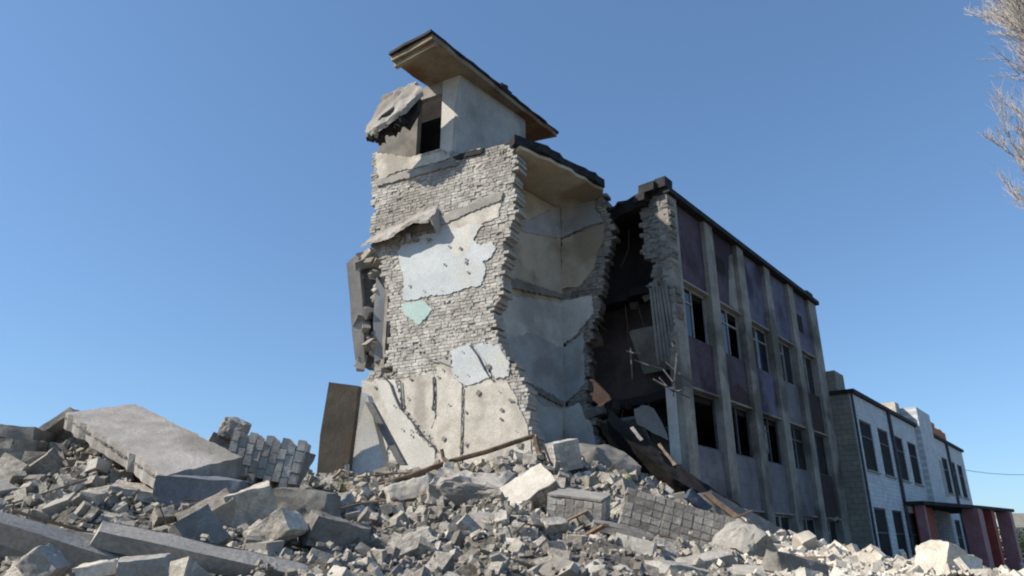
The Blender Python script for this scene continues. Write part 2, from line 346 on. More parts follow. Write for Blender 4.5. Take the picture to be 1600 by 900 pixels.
while k < 1300:
    c = (rs.uniform(min(ex), max(ex)), rs.uniform(4, max(ez)))
    if not inside(c, epoly): continue
    k += 1; q = EW.at(c[0], c[1], -.01); a = rs.uniform(.02, .075) * (1 + 1.2 * (rs.random() > .96)); b = a * rs.uniform(.3, .8); h = rs.uniform(.002, .009); t = rs.uniform(-.6, .6) + .5; u_ = EW.a * math.cos(t) + UP * math.sin(t); w_ = -EW.a * math.sin(t) + UP * math.cos(t)
    pts = [q + u_ * a * math.cos(j * 1.047 + rs.uniform(-.3, .3)) + w_ * b * math.sin(j * 1.047 + rs.uniform(-.3, .3)) for j in range(6)]
    sm.add(pts + [q + (p - q) * .55 + EW.n * (h + .012) for p in pts], [(i, (i + 1) % 6, (i + 1) % 6 + 6, i + 6) for i in range(6)] + [(6, 7, 8, 9, 10, 11)])
o = sm.build('mortar_smear', 'brick', tower, E0); o['kind'] = 'stuff'
# bent slab sheet jutting from the wall, throwing its shadow on the plaster
def q3(u, v, o): a, z = EW.uv(u, v); return EW.at(a, z, o)
sheet = MB(); OF = [.22, .30, .42, .46, .5, .46]
tl = [(578, 372), (600, 358), (625, 350), (650, 335), (668, 320), (684, 326)]
ft = [(574, 384), (600, 378), (622, 376), (640, 366), (664, 352), (686, 352)]
for i in range(5):
    a0, a1 = q3(*tl[i], .02), q3(*tl[i + 1], .02); b0, b1 = q3(ft[i][0] - 2, ft[i][1] + 2, OF[i]), q3(ft[i + 1][0] - 2, ft[i + 1][1] + 2, OF[i + 1])
    d = V((0, 0, -.09)); sheet.hexa([a0 + d, a1 + d, b1 + d, b0 + d, a0, a1, b1, b0])
sheet.prism([q3(684, 326, .03), q3(686, 350, .46), q3(690, 372, .2), q3(688, 350, .05)], EW.a * .05)
roughen(sheet.build('bent_floor_sheet', 'slab', tower, E0), .045, .1)
for i in range(12):
    hm = hull_mesh((R.uniform(.06, .2), .12, R.uniform(.05, .14)), 450 + i, 4, 1, .06); hm.materials.append(M['brick_dim'])
    o = bpy.data.objects.new('broken_lump', hm); COL.objects.link(o); o.parent = tower; o.location = q3(R.uniform(618, 672), R.uniform(376, 392) - 8, R.uniform(.05, .2)) - E0
pk = MB(); rp = random.Random(12)
for i in range(90):
    u, v = rp.uniform(575, 825), rp.uniform(345, 700); 
    if not inside(EW.uv(u, v), epoly): continue
    a = rp.uniform(.012, .05) * (1 + 1.2 * (rp.random() > .9)); c = q3(u, v, .05); n_ = 7
    ring = [c + EW.a * math.cos(j * 6.283 / n_) * a * rp.uniform(.5, 1.3) + UP * math.sin(j * 6.283 / n_) * a * rp.uniform(.5, 1.3) for j in range(n_)]
    pk.prism(ring, EW.n * rp.uniform(.004, .012))
o = pk.build('chipped_spots', 'brick_dim', tower, E0); o['kind'] = 'stuff'
# electric conduit and cracks laid on as dark strips for their shade; thin chase line
MB().tube([q3(724, 606, .06), q3(722, 700, .06), q3(721, 735, .06)], .014).build('conduit', 'dark_concrete', tower, E0)
for i, pts in enumerate([[(600, 588), (612, 600), (618, 618), (628, 640), (640, 652), (652, 668), (664, 684), (676, 694), (684, 704)], [(628, 596), (630, 622), (629, 640)], [(679, 590), (680, 620), (678, 642)], [(668, 560), (690, 566), (706, 572)], [(736, 540), (748, 556), (760, 580), (768, 592)]]):
    mbk = MB()
    for (a, b) in zip(pts, pts[1:]):
        wd = R.uniform(.4, 1.5); mbk.prism([q3(a[0] - wd, a[1], .045), q3(a[0] + wd, a[1], .045), q3(b[0] + wd, b[1], .045), q3(b[0] - wd, b[1], .045)], EW.n * .027)
    mbk.build('crack', 'frame_dark', tower, E0)

# inner walls of the lost room
A0 = E0 - dR * 1.0 - nE * .35
u1 = 877
WA = Wall(A0, D, N)
aC, zC = WA.uv(u1, 400)
C1 = WA.at(aC, 0)
WB = Wall(C1, dR, nE)
def rag_poly(wl, pts, jag_step=.2, amp=.07): return jag([V(p) for p in wl.poly(pts)], jag_step, amp)
zr = 11.7
polyA = [V((-.0, 1)), V((aC, 1)), V((aC, zr)), V((0, zr))]
MB().prism([WA.at(p[0], p[1], -.3) for p in polyA], N * .3).build('inner_wall', 'plaster_beige', tower, E0)
bpx = [(877, 262), (905, 285), (930, 300), (944, 296), (946, 320), (957, 350), (960, 371), (948, 398), (942, 440), (936, 480), (930, 505), (918, 542), (915, 589), (917, 620), (927, 655), (940, 700), (948, 780), (877, 800)]
bp = WB.poly(bpx); bp[0] = (0, bp[0][1]); bp[-1] = (0, bp[-1][1]); bp = [(max(0, q.x), q.y) for q in jag([V(q) for q in bp], .4, .12, keep=(0, len(bp) - 1))]
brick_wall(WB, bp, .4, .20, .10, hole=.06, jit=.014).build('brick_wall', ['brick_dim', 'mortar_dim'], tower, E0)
def shrink(pts, d): return [(u - d, v) for u, v in pts]
# plaster on wall A (left of the corner) and wall B (right of it)
def pa(m, pts, off=.02, **k): tp('plaster_patch', m, pts, off, off + .01, wl=WA, **k)
def pb(m, pts, off=.04, **k): tp('plaster_patch', m, pts, off, off + .01, wl=WB, **k)
pa('plaster_grey', [(808, 352), (840, 338), (878.5, 318), (878.5, 372), (845, 368), (815, 362)], .03)
pb('plaster_grey', [(878, 316), (905, 303), (925, 304), (932, 330), (945, 346), (925, 352), (900, 362), (878, 372)], .05, label='light grey painted frieze under the roof of the lost room')
pb('plaster_beige', [(878, 376), (900, 366), (925, 357), (945, 352), (944, 372), (934, 396), (930, 420), (905, 448), (878, 452)], .045, label='beige plaster wall of the third floor room')
pb('plaster_beige', [(878, 268), (900, 288), (918, 298), (900, 301), (878, 312)], .045)
pa('dark_concrete', [(760, 452), (800, 452), (878, 468), (878, 462), (800, 436), (760, 428)], .10, label='broken floor slab edge')
pa('plaster_bluegrey', [(760, 460), (800, 462), (878.5, 474), (878.5, 790), (760, 790)], .02)
pb('plaster_bluegrey', [(878, 470), (905, 466), (925, 462), (928, 490), (912, 510), (896, 528), (878, 540)], .045, label='pale blue plaster of the second floor room')
pb('plaster_grey', [(878, 545), (900, 530), (912, 520), (914, 600), (895, 620), (878, 632)], .03)
pa('plaster_grey', [(790, 530), (830, 520), (878.5, 545), (878.5, 638), (845, 632), (815, 600)], .035)
pa('dark_concrete', [(820, 606), (876, 636), (876, 628), (820, 598)], .12)
pb('plaster_bluegrey', [(878, 640), (905, 630), (925, 665), (935, 700), (940, 770), (878, 780)], .05)
# slabs left inside (soffit of the top room)
def slab(name, m, pts, z, th, jg=.25, amp=.08, parent=tower, base=E0, keep=()):
    p = jag([V(q[:2]) for q in pts], jg, amp, keep=keep)
    return MB().prism([V((q.x, q.y, z)) for q in p], (0, 0, th)).build(name, m, parent, base)
def hz(u, v, z):   # point seen at u,v lying on the level z
    r = ray(u, v); t = (z - EYE.z) / r.z; return EYE + r * t
# main roof slab over the lost room (dark felt over concrete)
za = 11.75
roofp = [hz(812, 232, za), hz(860, 252, za), hz(900, 275, za), hz(943, 298, za)]
back = roofp[-1] + (-dR) * 1.5 + D * 1.2; back2 = EW.at(-3.6, 0, -3.4)
slab('roof_slab', 'plaster_beige', [EW.at(-.9, 0, -.45)] + roofp + [back, back2], za, .10, .3, .08)
rf = slab('roof_felt', 'felt', [EW.at(-.9, 0, -.4), hz(804, 228, za)] + [q + dR * .05 for q in roofp] + [back, back2], za + .105, .26, .25, .09)
for i in range(14):
    t = R.random(); q = roofp[0].lerp(roofp[-1], t); 
    hm = hull_mesh((R.uniform(.2, .5), R.uniform(.2, .4), R.uniform(.1, .22)), 400 + i, 4, 1, .06); hm.materials.append(M['felt'])
    o = bpy.data.objects.new('felt_scrap', hm); COL.objects.link(o); o.parent = tower; o.location = q - E0 + V((-.12, .2, .34)); o.rotation_euler = (0, 0, R.random() * 3)
# penthouse (roof access room)
aP, _ = EW.uv(712, 240); C = EW.at(aP, 0, -.12); zb, zt = 11.9, 14.98
PR = Wall(C, D, N); aPe, _ = PR.uv(821, 205)
pr_poly = [V(PR.uv(712, 243)), V((aPe * .5, zb - .1)), V((aPe, zb - .1)), V((aPe, zt)), V((0, zt))]
MB().prism([PR.at(p[0], p[1], -.16) for p in pr_poly], N * .16).build('penthouse_side_wall', 'pent_grey', tower, E0)
PF = Wall(C, dR, nE)
aL = PF.uv(592, 230)[0]; d0, d1 = PF.uv(652, 200)[0], PF.uv(689, 200)[0]
for (x0, x1) in ((aL, d0), (d1, .0)):
    MB().box(PF.at(x0, zb - .3, -.2), PF.a * (x1 - x0), PF.n * .2, UP * (zt - zb + .3)).build('penthouse_front_wall', 'plaster_white' if x1 == 0 else 'dark_concrete', tower, E0)  # left panel in darker concrete to paint in the hanging piece's shade
MB().box(PF.at(d0 - .002, zt - .42, -.19), PF.a * (d1 - d0 + .004), PF.n * .18, UP * .42).build('lintel', 'concrete', tower, E0)
# open doorway: back and left walls coloured dark for the room's shade
MB().box(PF.at(aL, zb - .3, -2.6), PF.a * (-aL), PF.n * .15, UP * (zt - zb + .3)).build('penthouse_back_wall', 'soot_shade', tower, E0)
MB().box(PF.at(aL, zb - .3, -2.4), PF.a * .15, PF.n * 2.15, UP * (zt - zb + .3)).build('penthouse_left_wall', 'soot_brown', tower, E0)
MB().box(PF.at(d0 - .5, zb - .28, -.8), PF.a * (d1 - d0 + .9), PF.n * .06, UP * (zt - zb + .5)).build('door_dark_backing', 'soot_shade', tower, E0)  # black backing added so the doorway reads as deep shade
# dark ragged patch under the penthouse and brick stubs
tp('dark_ragged_patch', 'felt', [(708, 246), (735, 237), (757, 232), (754, 240), (735, 245), (716, 250)], .05, .06, .08, .03)
# penthouse roof
ZR = 14.98
n0, l0, r0 = hz(675, 60, ZR), hz(611, 95, ZR), hz(870, 214, ZR)
f0 = l0 + (r0 - n0) * .93
pts = [n0, r0, f0, l0]
p2 = jag([V(q[:2]) for q in pts], .5, .035)
MB().prism([V((q.x, q.y, ZR + .002)) for q in p2], (0, 0, .16)).build('penthouse_roof', 'soffit', tower, E0)
cen = (n0 + r0 + f0 + l0) / 4
p3 = jag([V((cen + (q - cen) * 1.03)[:2]) for q in pts], .3, .03)
MB().prism([V((q.x, q.y, ZR + .165)) for q in p3], (0, 0, .09)).build('penthouse_roof_felt', 'felt', tower, E0)
mr_ = MB(); 
for t, hgt in ((.53, .32), (.56, .22), (.50, .16)):
    q = n0.lerp(r0, t) - N * .1; mr_.box(q + V((0, 0, .25)), D * .3, -N * .2, (0, 0, hgt))
mr_.build('vent_stub', 'felt', tower, E0)
def rib(a, b, nm='roof_beam'):
    MB().box(a - V((0, 0, .14)), (b - a), (r0 - n0).normalized() * .14, V((0, 0, .138))).build(nm, 'soffit', tower, E0)
rib(n0 + (r0 - n0) * .02, l0 + (r0 - n0) * .02)
# hanging broken roof piece to the left of the penthouse
hp = MB()
ha, hb, hc, hd = P(650, 126, 17.4), P(600, 148, 17.8), P(570, 206, 17.7), P(592, 196, 17.3)
he, hf = P(628, 172, 17.0), P(660, 140, 17.0)
top = [ha, hb, hc, hd, he, hf]
vs = [V(q) for q in top]; th = V((.04, .06, -.14))
hp.add(vs + [q + th for q in vs], [(0, 1, 5), (1, 4, 5), (1, 3, 4), (1, 2, 3), (11, 7, 6), (11, 10, 7), (10, 9, 7), (9, 8, 7)] + [(i, (i + 1) % 6, (i + 1) % 6 + 6, i + 6) for i in range(6)])
roughen(hp.build('hanging_roof_piece', 'concrete', tower, E0), .06)
hq = MB(); rq = random.Random(5)
hb_ = [P(571, 212, 17.8), P(590, 216, 17.5), P(600, 198, 17.4), P(614, 208, 17.4), P(622, 188, 17.3), P(636, 198, 17.3), P(652, 170, 17.2), P(655, 150, 17.2), P(640, 148, 17.3), P(596, 180, 17.3)]
hq.prism(hb_, V((.05, .25, .02)))
for i in range(34):
    t = R.random(); a = hc.lerp(he, t) + V((R.uniform(-.1, .15), R.uniform(0, .2), R.uniform(-.2, .0)))
    hq.box(a, V((R.uniform(.05, .2), 0, R.uniform(-.08, .08))), V((0, .2, 0)), V((R.uniform(-.1, .1), 0, -R.uniform(.08, .3))))
hq.build('felt_dark_underside', 'felt', tower, E0)  # black torn felt, enlarged to paint the hanging piece's shaded underside
# side wall and back to close the tower body
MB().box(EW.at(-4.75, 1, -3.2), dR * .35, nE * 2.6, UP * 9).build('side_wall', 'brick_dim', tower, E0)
# broken jamb to the left (hanging concrete panel with torn layers behind)
def pp(u, v, y): return P(u, v, y)
MB().prism([P(541, 412, 19.4), P(556, 398, 19.4), P(560, 402, 19.4), P(566, 470, 19.4), P(570, 566, 19.4), P(556, 570, 19.4), P(550, 520, 19.4), P(546, 460, 19.4)], V((.08, .5, 0))).build('broken_facade_panel', 'slab', tower, E0); roughen(tower.children[-1], .05)
MB().prism([P(556, 396, 19.7), P(585, 388, 19.7), P(592, 402, 19.7), P(612, 470, 19.7), P(610, 530, 19.7), P(600, 575, 19.7), P(566, 572, 19.7), P(560, 480, 19.7)], V((.1, .5, 0))).build('broken_wall_core', 'dark_concrete', tower, E0)
MB().prism([P(588, 432, 19.35), P(608, 462, 19.35), P(608, 520, 19.35), P(600, 560, 19.35), P(585, 566, 19.35), P(583, 500, 19.35)], V((.03, .3, 0))).build('grey_wall_scrap', 'plaster_grey', tower, E0)
for i in range(30):
    u = R.uniform(560, 590); v = R.uniform(395, 595); sz = R.uniform(.08, .3)
    hm = hull_mesh((sz, sz, sz * R.uniform(.8, 2.2)), 500 + i, 4, 1, .06); hm.materials.append(M[R.choice(['rubble', 'dark_concrete', 'brick_dim'])])
    o = bpy.data.objects.new('broken_lump', hm); COL.objects.link(o); o.parent = tower; o.location = P(u, v, 19.5) - E0; o.rotation_euler = (R.random(), R.random(), R.random() * 3)

# ---------------- burnt wing ----------------
wing = empty('burnt_wing', W0, 'three-storey burnt wing with grey pilasters and violet panels, its near end torn open', 'building')
def wpart(mb, name, m, label=None):
    o = mb.build(name, m, wing, W0)
    if label: o['label'] = label
    return o
def wbox(s0, s1, o0, o1, z0, z1): return MB().box(wp(s0, o0, z0), D * (s1 - s0), N * (o1 - o0), UP * (z1 - z0))
SE = 13.0; PW = .58
pil = [-.05 + 2.42 * i for i in range(6)]
RZ = 11.25
for i, s in enumerate(pil):
    wpart(wbox(s, s + (PW if i < 5 else SE - s + .0), -.32, .0 if i < 5 else -.02, 0, RZ), 'pilaster', 'pil')
Zs = [(8.82, RZ, 'p'), (7.2, 8.82, 'w'), (5.72, 7.2, 'p'), (4.15, 5.72, 'w'), (2.65, 4.15, 'p'), (1.0, 2.65, 'w'), (0, 1.0, 'p')]
pc = {(0, 0): 'p_violet', (1, 0): 'p_violet', (2, 0): 'p_blue', (3, 0): 'p_blue', (4, 0): 'p_blue', (0, 2): 'p_violet', (1, 2): 'p_violet', (2, 2): 'p_blue', (3, 2): 'p_grey', (4, 2): 'p_brown',
      (0, 4): 'p_grey', (1, 4): 'p_grey', (2, 4): 'p_grey', (3, 4): 'p_grey', (4, 4): 'p_brown'}
for b in range(5):
    s0, s1 = pil[b] + PW, pil[b + 1]
    for k, (z0, z1, t) in enumerate(Zs):
        if t == 'p':
            mb = wbox(s0 + .002, s1 - .002, -.26, -.14, z0, z1)
            if k == 0 and b == 1:   # damaged panel with plaster scar
                wpart(MB().prism([wp(s, -.138, z) for s, z in [(s1 - .8, z0 + .1), (s1 - .05, z0 + .05), (s1 - .05, z1 - .3), (s1 - .4, z1 - .5), (s1 - .55, z0 + 1.3)]], N * .012), 'panel_scar', 'pil')
                wpart(wbox(s0 + .45, s0 + 1.0, -.139, -.125, z0 + 1.1, z0 + 1.6), 'blown_hole', 'soot_shade')
            if k == 0 and b == 4: wpart(wbox(s0 + .5, s0 + 1.0, -.139, -.125, z0 + .8, z0 + 1.5), 'blown_hole', 'soot_shade')
            wpart(mb, 'spandrel_panel', pc.get((b, k), 'p_grey'))
            if k == 2:
                pts_ = [(s0 + .06, z0 + .01), (s1 - .06, z0 + .01), (s1 - .12, z0 + R.uniform(.2, .6)), ((s0 + s1) / 2 + .2, z0 + R.uniform(.5, 1.1)), ((s0 + s1) / 2 - .3, z0 + R.uniform(.3, .7)), (s0 + .1, z0 + R.uniform(.1, .4))]
                if b in (1, 4): wpart(MB().prism([wp(q[0], -.139, q[1]) for q in jag([V(q) for q in pts_], .12, .04)], N * .004), 'soot_stain', 'p_brown')
            if k < 5: wpart(wbox(s0 + .004, s1 - .004, -.30, -.06, z0 - .06, z0 - .003), 'window_lintel', 'pil')
        else:
            fr = MB(); e = .06; dd = (-.30, -.24)
            def fb(a0, a1, c0, c1): fr.box(wp(a0, dd[0], c0), D * (a1 - a0), N * (dd[1] - dd[0]), UP * (c1 - c0))
            lo, hi = z0 + .003, z1 - .065
            burnt = (k == 3)
            fb(s0 + .003, s0 + e, lo, hi); fb(s1 - e, s1 - .003, lo, hi); fb(s0 + e, s1 - e, lo, lo + e); fb(s0 + e, s1 - e, hi - e, hi)
            ms = (s0 + s1) / 2 + R.uniform(-.1, .1)
            if not (b == 0 and burnt):
                fb(ms - .03, ms + .03, lo + e, hi - e)
                if R.random() < .7: fb(s0 + e, ms - .03, hi - .5, hi - .45)
                if R.random() < .4: fb(ms + .03, s1 - e, hi - .5, hi - .45)
            fo = fr.build('window_frame', 'frame' if not burnt else 'frame_dark', wing, W0)
            if k == 1 or (k == 5) or (k == 3 and b > 2):
                side = R.choice([0, 1]); x0, x1 = (s0 + e, ms - .035) if side else (ms + .035, s1 - e)
                MB().box(wp(x0, -.275, lo + e), D * (x1 - x0), N * .008, UP * (hi - lo - 2 * e)).build('pane', 'glass', fo, W0)
            if (k == 1) or (k == 3 and b in (2, 4)):
                # hanging curtain / torn lining behind the frame
                cb = MB(); x = ms + R.uniform(-.5, -.1); n_ = 7; prev = None; zt_ = hi - R.uniform(.1, .5)
                pts_ = [(x + j * .09, -.42 - (j % 2) * .06, zt_ - R.uniform(0, .1), lo + R.uniform(.05, .5)) for j in range(n_)]
                for p_, q_ in zip(pts_, pts_[1:]):
                    cb.hexa([wp(p_[0], p_[1], p_[3]), wp(q_[0], q_[1], q_[3]), wp(q_[0], q_[1] - .012, q_[3]), wp(p_[0], p_[1] - .012, p_[3]), wp(p_[0], p_[1], p_[2]), wp(q_[0], q_[1], q_[2]), wp(q_[0], q_[1] - .012, q_[2]), wp(p_[0], p_[1] - .012, p_[2])])
                wpart(cb, 'torn_curtain', 'curtain')
wpart(wbox(-.1, SE + .1, -.6, .12, RZ + .003, RZ + .17), 'roof_edge', 'felt')
wpart(wbox(SE - 1.1, SE - .4, -.5, .05, RZ + .173, RZ + .36), 'parapet_stub', 'felt')
# body: back wall, far end wall, roof, floors, partitions
DB = -9.0
wpart(wbox(.6, SE, DB - .3, DB, 0, RZ), 'back_wall', 'soot_brown')
wpart(wbox(SE - .3, SE, DB, -.33, 0, RZ), 'end_wall', 'side_grey')
def wslab(name, m, pts, z, th, jg=.3, amp=.1, keep=()):
    p = jag([V(q) for q in pts], jg, amp, keep=keep)
    return wpart(MB().prism([wp(q.x, q.y, z) for q in p], UP * th), name, m)
wslab('roof_slab', 'soot_shade', [(-.3, -.61), (.3, -3.), (.9, -6), (.9, DB - .3), (SE, DB - .3), (SE, -.61)], RZ - .25, .30, keep=(3, 4, 5))
wslab('roof_felt', 'felt', [(-.35, -.62), (.2, -3.), (.8, -6), (.8, DB - .3), (SE, DB - .3), (SE, -.62)], RZ + .055, .1, keep=(3, 4, 5))
for z in (8.55, 5.45, 2.4):
    s_ = {8.55: .5, 5.45: .9, 2.4: .2}[z]
    wslab('floor_slab', 'soot_shade', [(s_ * .3 + .1, -.34), (s_, -2.2), (s_ + .5, -4.5), (s_ + .2, DB), (SE - .31, DB), (SE - .31, -.34)], z, .24, keep=(3, 4, 5))
for z0, z1, m in ((8.8, RZ - .26, 'soot_shade'), (5.7, 8.54, 'soot_brown'), (2.65, 5.44, 'soot_shade'), (0, 2.39, 'soot_shade')):
    s_ = 1.5 if z0 != 5.7 else 1.1
    wpart(wbox(s_, s_ + .15, DB, -.6, z0, z1), 'partition_wall', m)
    wpart(wbox(s_ + .3, SE - .32, -5, -4.85, z0, z1), 'corridor_wall', 'soot_shade')
rv = random.Random(21)
for i in range(46):
    z = rv.choice([8.5, 8.5, 5.4, 5.4, 2.6]); o_ = rv.uniform(-6.5, -.9); s = rv.uniform(-.1, 1.1) ; sz = rv.uniform(.12, .5)
    hm = hull_mesh((sz * rv.uniform(1, 2.6), sz, sz * rv.uniform(.25, 1)), 1500 + i, 4, 1, .06); hm.materials.append(M[rv.choice(['soot_shade', 'soot_brown', 'dark_concrete', 'soot_shade'])])
    o = bpy.data.objects.new('hanging_debris', hm); COL.objects.link(o); o.parent = wing; o.location = wp(s, o_, z + rv.uniform(-.5, .3)) - W0; o.rotation_euler = (rv.uniform(-1, 1), rv.uniform(-1, 1), rv.uniform(0, 6))
for (s, o_, z, L_, tl_) in ((.1, -1.6, 7.4, 1.3, 1.0), (.5, -3.0, 5.0, 1.6, .8), (.2, -1.2, 4.6, 1.2, 1.2), (.6, -4.2, 7.9, 1.4, .7), (.4, -2.2, 3.4, 1.8, .9)):
    a_ = wp(s, o_, z); wpart(MB().box(a_, N * L_ * .8, (D * math.cos(tl_) - UP * math.sin(tl_)) * L_, (UP * math.cos(tl_) + D * math.sin(tl_)) * .14), 'hanging_slab', 'dark_concrete'); roughen(wing.children[-1], .04)
# torn brick pier at the cut
PC = Wall(wp(-.06, 0, 0), N, -D)
pq = [(-.95, 10.9), (-.9, 9.6), (-.6, 9.2), (-.72, 8.6), (-.35, 8.3), (-.33, 6.6), (-.05, 6.5), (-.02, 11.25), (-.45, 11.3), (-.8, 11.15)]
brick_wall(PC, pq, .34, .22, .12, hole=.2, jit=.04).build('brick_pier', ['dark_concrete', 'mortar_dim'], wing, W0)
lm = MB()
for (s, o_, z, a, b_, c_) in ((-.35, -.75, 11.35, .5, .5, .3), (-.2, -.3, 11.42, .45, .35, .34), (-.4, -.9, 11.1, .35, .35, .25)):
    lm.box(wp(s, o_, z), D * a, N * b_, UP * c_ + D * .05)
wpart(lm, 'parapet_lump', 'felt')
# hanging ribbed sheets and strips at the torn edge
hs = MB()
for i in range(6):
    o_ = -.62 + i * .09; z1 = 8.7 - R.uniform(0, .4); z0 = 6.7 - R.uniform(0, .8)
    hs.hexa([wp(-.2 + .05 * i, o_, z0), wp(-.2 + .05 * i, o_ + .07, z0), wp(-.17 + .05 * i, o_ + .07, z0), wp(-.17 + .05 * i, o_, z0), wp(-.25, o_ - .05, z1), wp(-.25, o_ + .02, z1), wp(-.22, o_ + .02, z1), wp(-.22, o_ - .05, z1)])
wpart(hs, 'hanging_sheet', 'dark_concrete')
wpart(wbox(-.1, -.06, -.48, -.2, 3.6, 5.6), 'hanging_sheet', 'plaster_bluegrey')
fm = MB()   # bent steel window frames hanging in the void
for a, b in [((985, 543), (988, 592)), ((990, 562), (1036, 577)), ((1020, 592), (1078, 622)), ((1058, 545), (1052, 620)), ((1040, 566), (1085, 600)), ((1044, 520), (1060, 560)), ((1052, 612), (1072, 606)), ((1036, 577), (1066, 612)), ((1030, 590), (1052, 612)), ((978, 548), (1000, 552))]:
    fm.tube([P(*a, 17.6), P((a[0] + b[0]) / 2, (a[1] + b[1]) / 2 + 1.5, 17.5), P(*b, 17.7)], .022, 5)
wpart(fm, 'bent_steel_frame', 'steel')
# cables and rebar dangling from the floors
fm = MB()
for i in range(14):
    z = R.choice([8.5, 5.4, 11]); s = R.uniform(.1, 1.); o_ = R.uniform(-4.5, -.8); a = wp(s, o_, z); l = R.uniform(.4, 1.4)
    wpart(MB().tube([a, a + V((R.uniform(-.2, .2), 0, -l * .5)), a + V((R.uniform(-.4, .4), R.uniform(-.2, .2), -l))], .014, 4), 'dangling_rebar', 'rust')

# ---------------- collapsed slabs between tower and wing (things) ----------------
def plank(name, label, cat, pts, ext, m, step=.3, amp=.0):
    return tag(roughen(MB().prism([P(*p) for p in pts], V(ext)).build(name, m, None, P(*pts[0])), .035, .16), label, cat)
plank('fallen_slab', 'long charred floor slab lying steeply against the wing, from the dark opening down to the pilaster foot', 'concrete slab',
      [(955, 640, 18.3), (985, 668, 18.2), (1060, 728, 17.6), (1150, 785, 17.3), (1235, 838, 18.), (1228, 846, 17.9), (1140, 800, 16.8), (1050, 745, 17.0), (980, 690, 17.6), (948, 655, 18.)], (.05, .4, -.3), 'soot_shade')
plank('fallen_slab', 'pale grey slab sliding out below the charred slab beside the wing', 'concrete slab',
      [(1085, 772, 16.4), (1110, 766, 16.6), (1245, 838, 17.6), (1240, 850, 17.4), (1120, 810, 16.), (1100, 800, 16.)], (.05, .3, -.5), 'dark_concrete')
plank('wooden_plank', 'splintered brown board under the charred slab near the pilaster foot', 'plank',
      [(1100, 770, 16.), (1108, 768, 16.), (1175, 822, 15.8), (1170, 828, 15.8)], (.02, .1, -.05), 'wood')
plank('fallen_slab', 'rounded grey slab fragment leaning in the dark opening above the charred slab', 'concrete slab',
      [(990, 640, 18.6), (1003, 632, 18.6), (1022, 638, 18.6), (1036, 662, 18.5), (1046, 690, 18.4), (1020, 676, 18.4), (996, 664, 18.5)], (.05, .25, .02), 'dark_concrete')
plank('wooden_plank', 'thin pale lath lying on the charred slab below the dark opening', 'plank',
      [(1027, 694, 17.2), (1031, 692, 17.2), (1056, 726, 16.8), (1051, 728, 16.8)], (.02, .06, .02), 'wood')
plank('wooden_plank', 'light strip of board leaning at the right foot of the shaded tower wall', 'plank',
      [(984, 668, 17.5), (989, 666, 17.5), (1005, 686, 17.3), (1000, 690, 17.3)], (.02, .06, .02), 'concrete')
chunk('metal_sheet', 'dark bluish crumpled sheet poking out above the big brick slab', 'metal sheet', P(1090, 785, 14.9), (.55, .2, .22), (0, 38, 10), 'blue', 31, 4)
chunk('plastic_scrap', 'small yellow-green scrap in the debris under the shaded tower wall', 'scrap', P(981, 746, 15.6), (.11, .09, .13), (10, 20, 0), 'yellow', 32, 4, sub=1)

# dusty slope of fines running down from the lost room
chunk('debris_heap', 'smooth grey heap of dust sloping from the lost room of the tower', 'debris heap', P(922, 746, 17.0), (2.0, 1.5, 1.5), (0, 22, 0), 'dark_concrete', 33, 4, rough=.05, extra=10)

# ---------------- white building behind ----------------
wb = empty('white_building', wp(12.6, .8, 0), 'two-storey white building with tall dark windows and red porch, beyond the burnt wing', 'building')
WO = .8; WBs = V(wp(12.6, .8, 0))
def bpart(mb, name, m, parent=None, label=None):
    o = mb.build(name, m, parent or wb, WBs)
    if label: o['label'] = label
    return o
S0 = fac(1326, 612, WO)[0]; S0 = max(S0, SE + .05); Z1 = fac(1326, 612, WO)[1]
sB = fac(1418, 660, WO)[0]; sC = fac(1450, 680, WO)[0]; sE_ = fac(1502, 712, WO)[0]
# windows cut as holes: wall assembled from piers and bands
def strip_wall(s0, s1, wins, rows, ztop, o=WO):
    mb = MB(); edges = [s0] + [x for w_ in wins for x in w_] + [s1]
    zs = [0]
    for a, b in rows: zs += [a, b]
    zs.append(ztop)
    for i in range(0, len(zs), 2): mb.box(wp(s0, o - .35, zs[i]), D * (s1 - s0), N * .35, UP * (zs[i + 1] - zs[i]))
    for (a, b) in rows:
        for i in range(0, len(edges), 2): mb.box(wp(edges[i], o - .349, a), D * (edges[i + 1] - edges[i]), N * .348, UP * (b - a))
    return mb
w1 = [(fac(a, 700, WO)[0], fac(b, 700, WO)[0]) for a, b in ((1349, 1367), (1376, 1391), (1399, 1412), (1419, 1431))]
zt1, zb1 = fac(1343, 655, WO)[1], fac(1370, 738, WO)[1]; zt0 = fac(1365, 792, WO)[1]
rows = [(.3, zt0), (zb1, zt1)]
sB2 = max(sB, w1[-1][1] + .6)
bpart(strip_wall(S0, sB2, w1, rows, Z1), 'wall', 'white_brick')
w2 = [(fac(a, 740, WO)[0], fac(b, 740, WO)[0]) for a, b in ((1463, 1471), (1476, 1484), (1488, 1495), (1498, 1505))]
sC2 = sC; sE2 = w2[-1][1] + 1.2
bpart(strip_wall(sC2, sE2, w2, rows, Z1), 'wall', 'white_brick')
stz = fac(1425, 655, WO)[1] + .2
bpart(MB().box(wp(sB2, WO - 5, 0), D * (sC2 - sB2), N * 5.25, UP * (Z1 + 1.0)), 'stair_tower', 'white_brick')
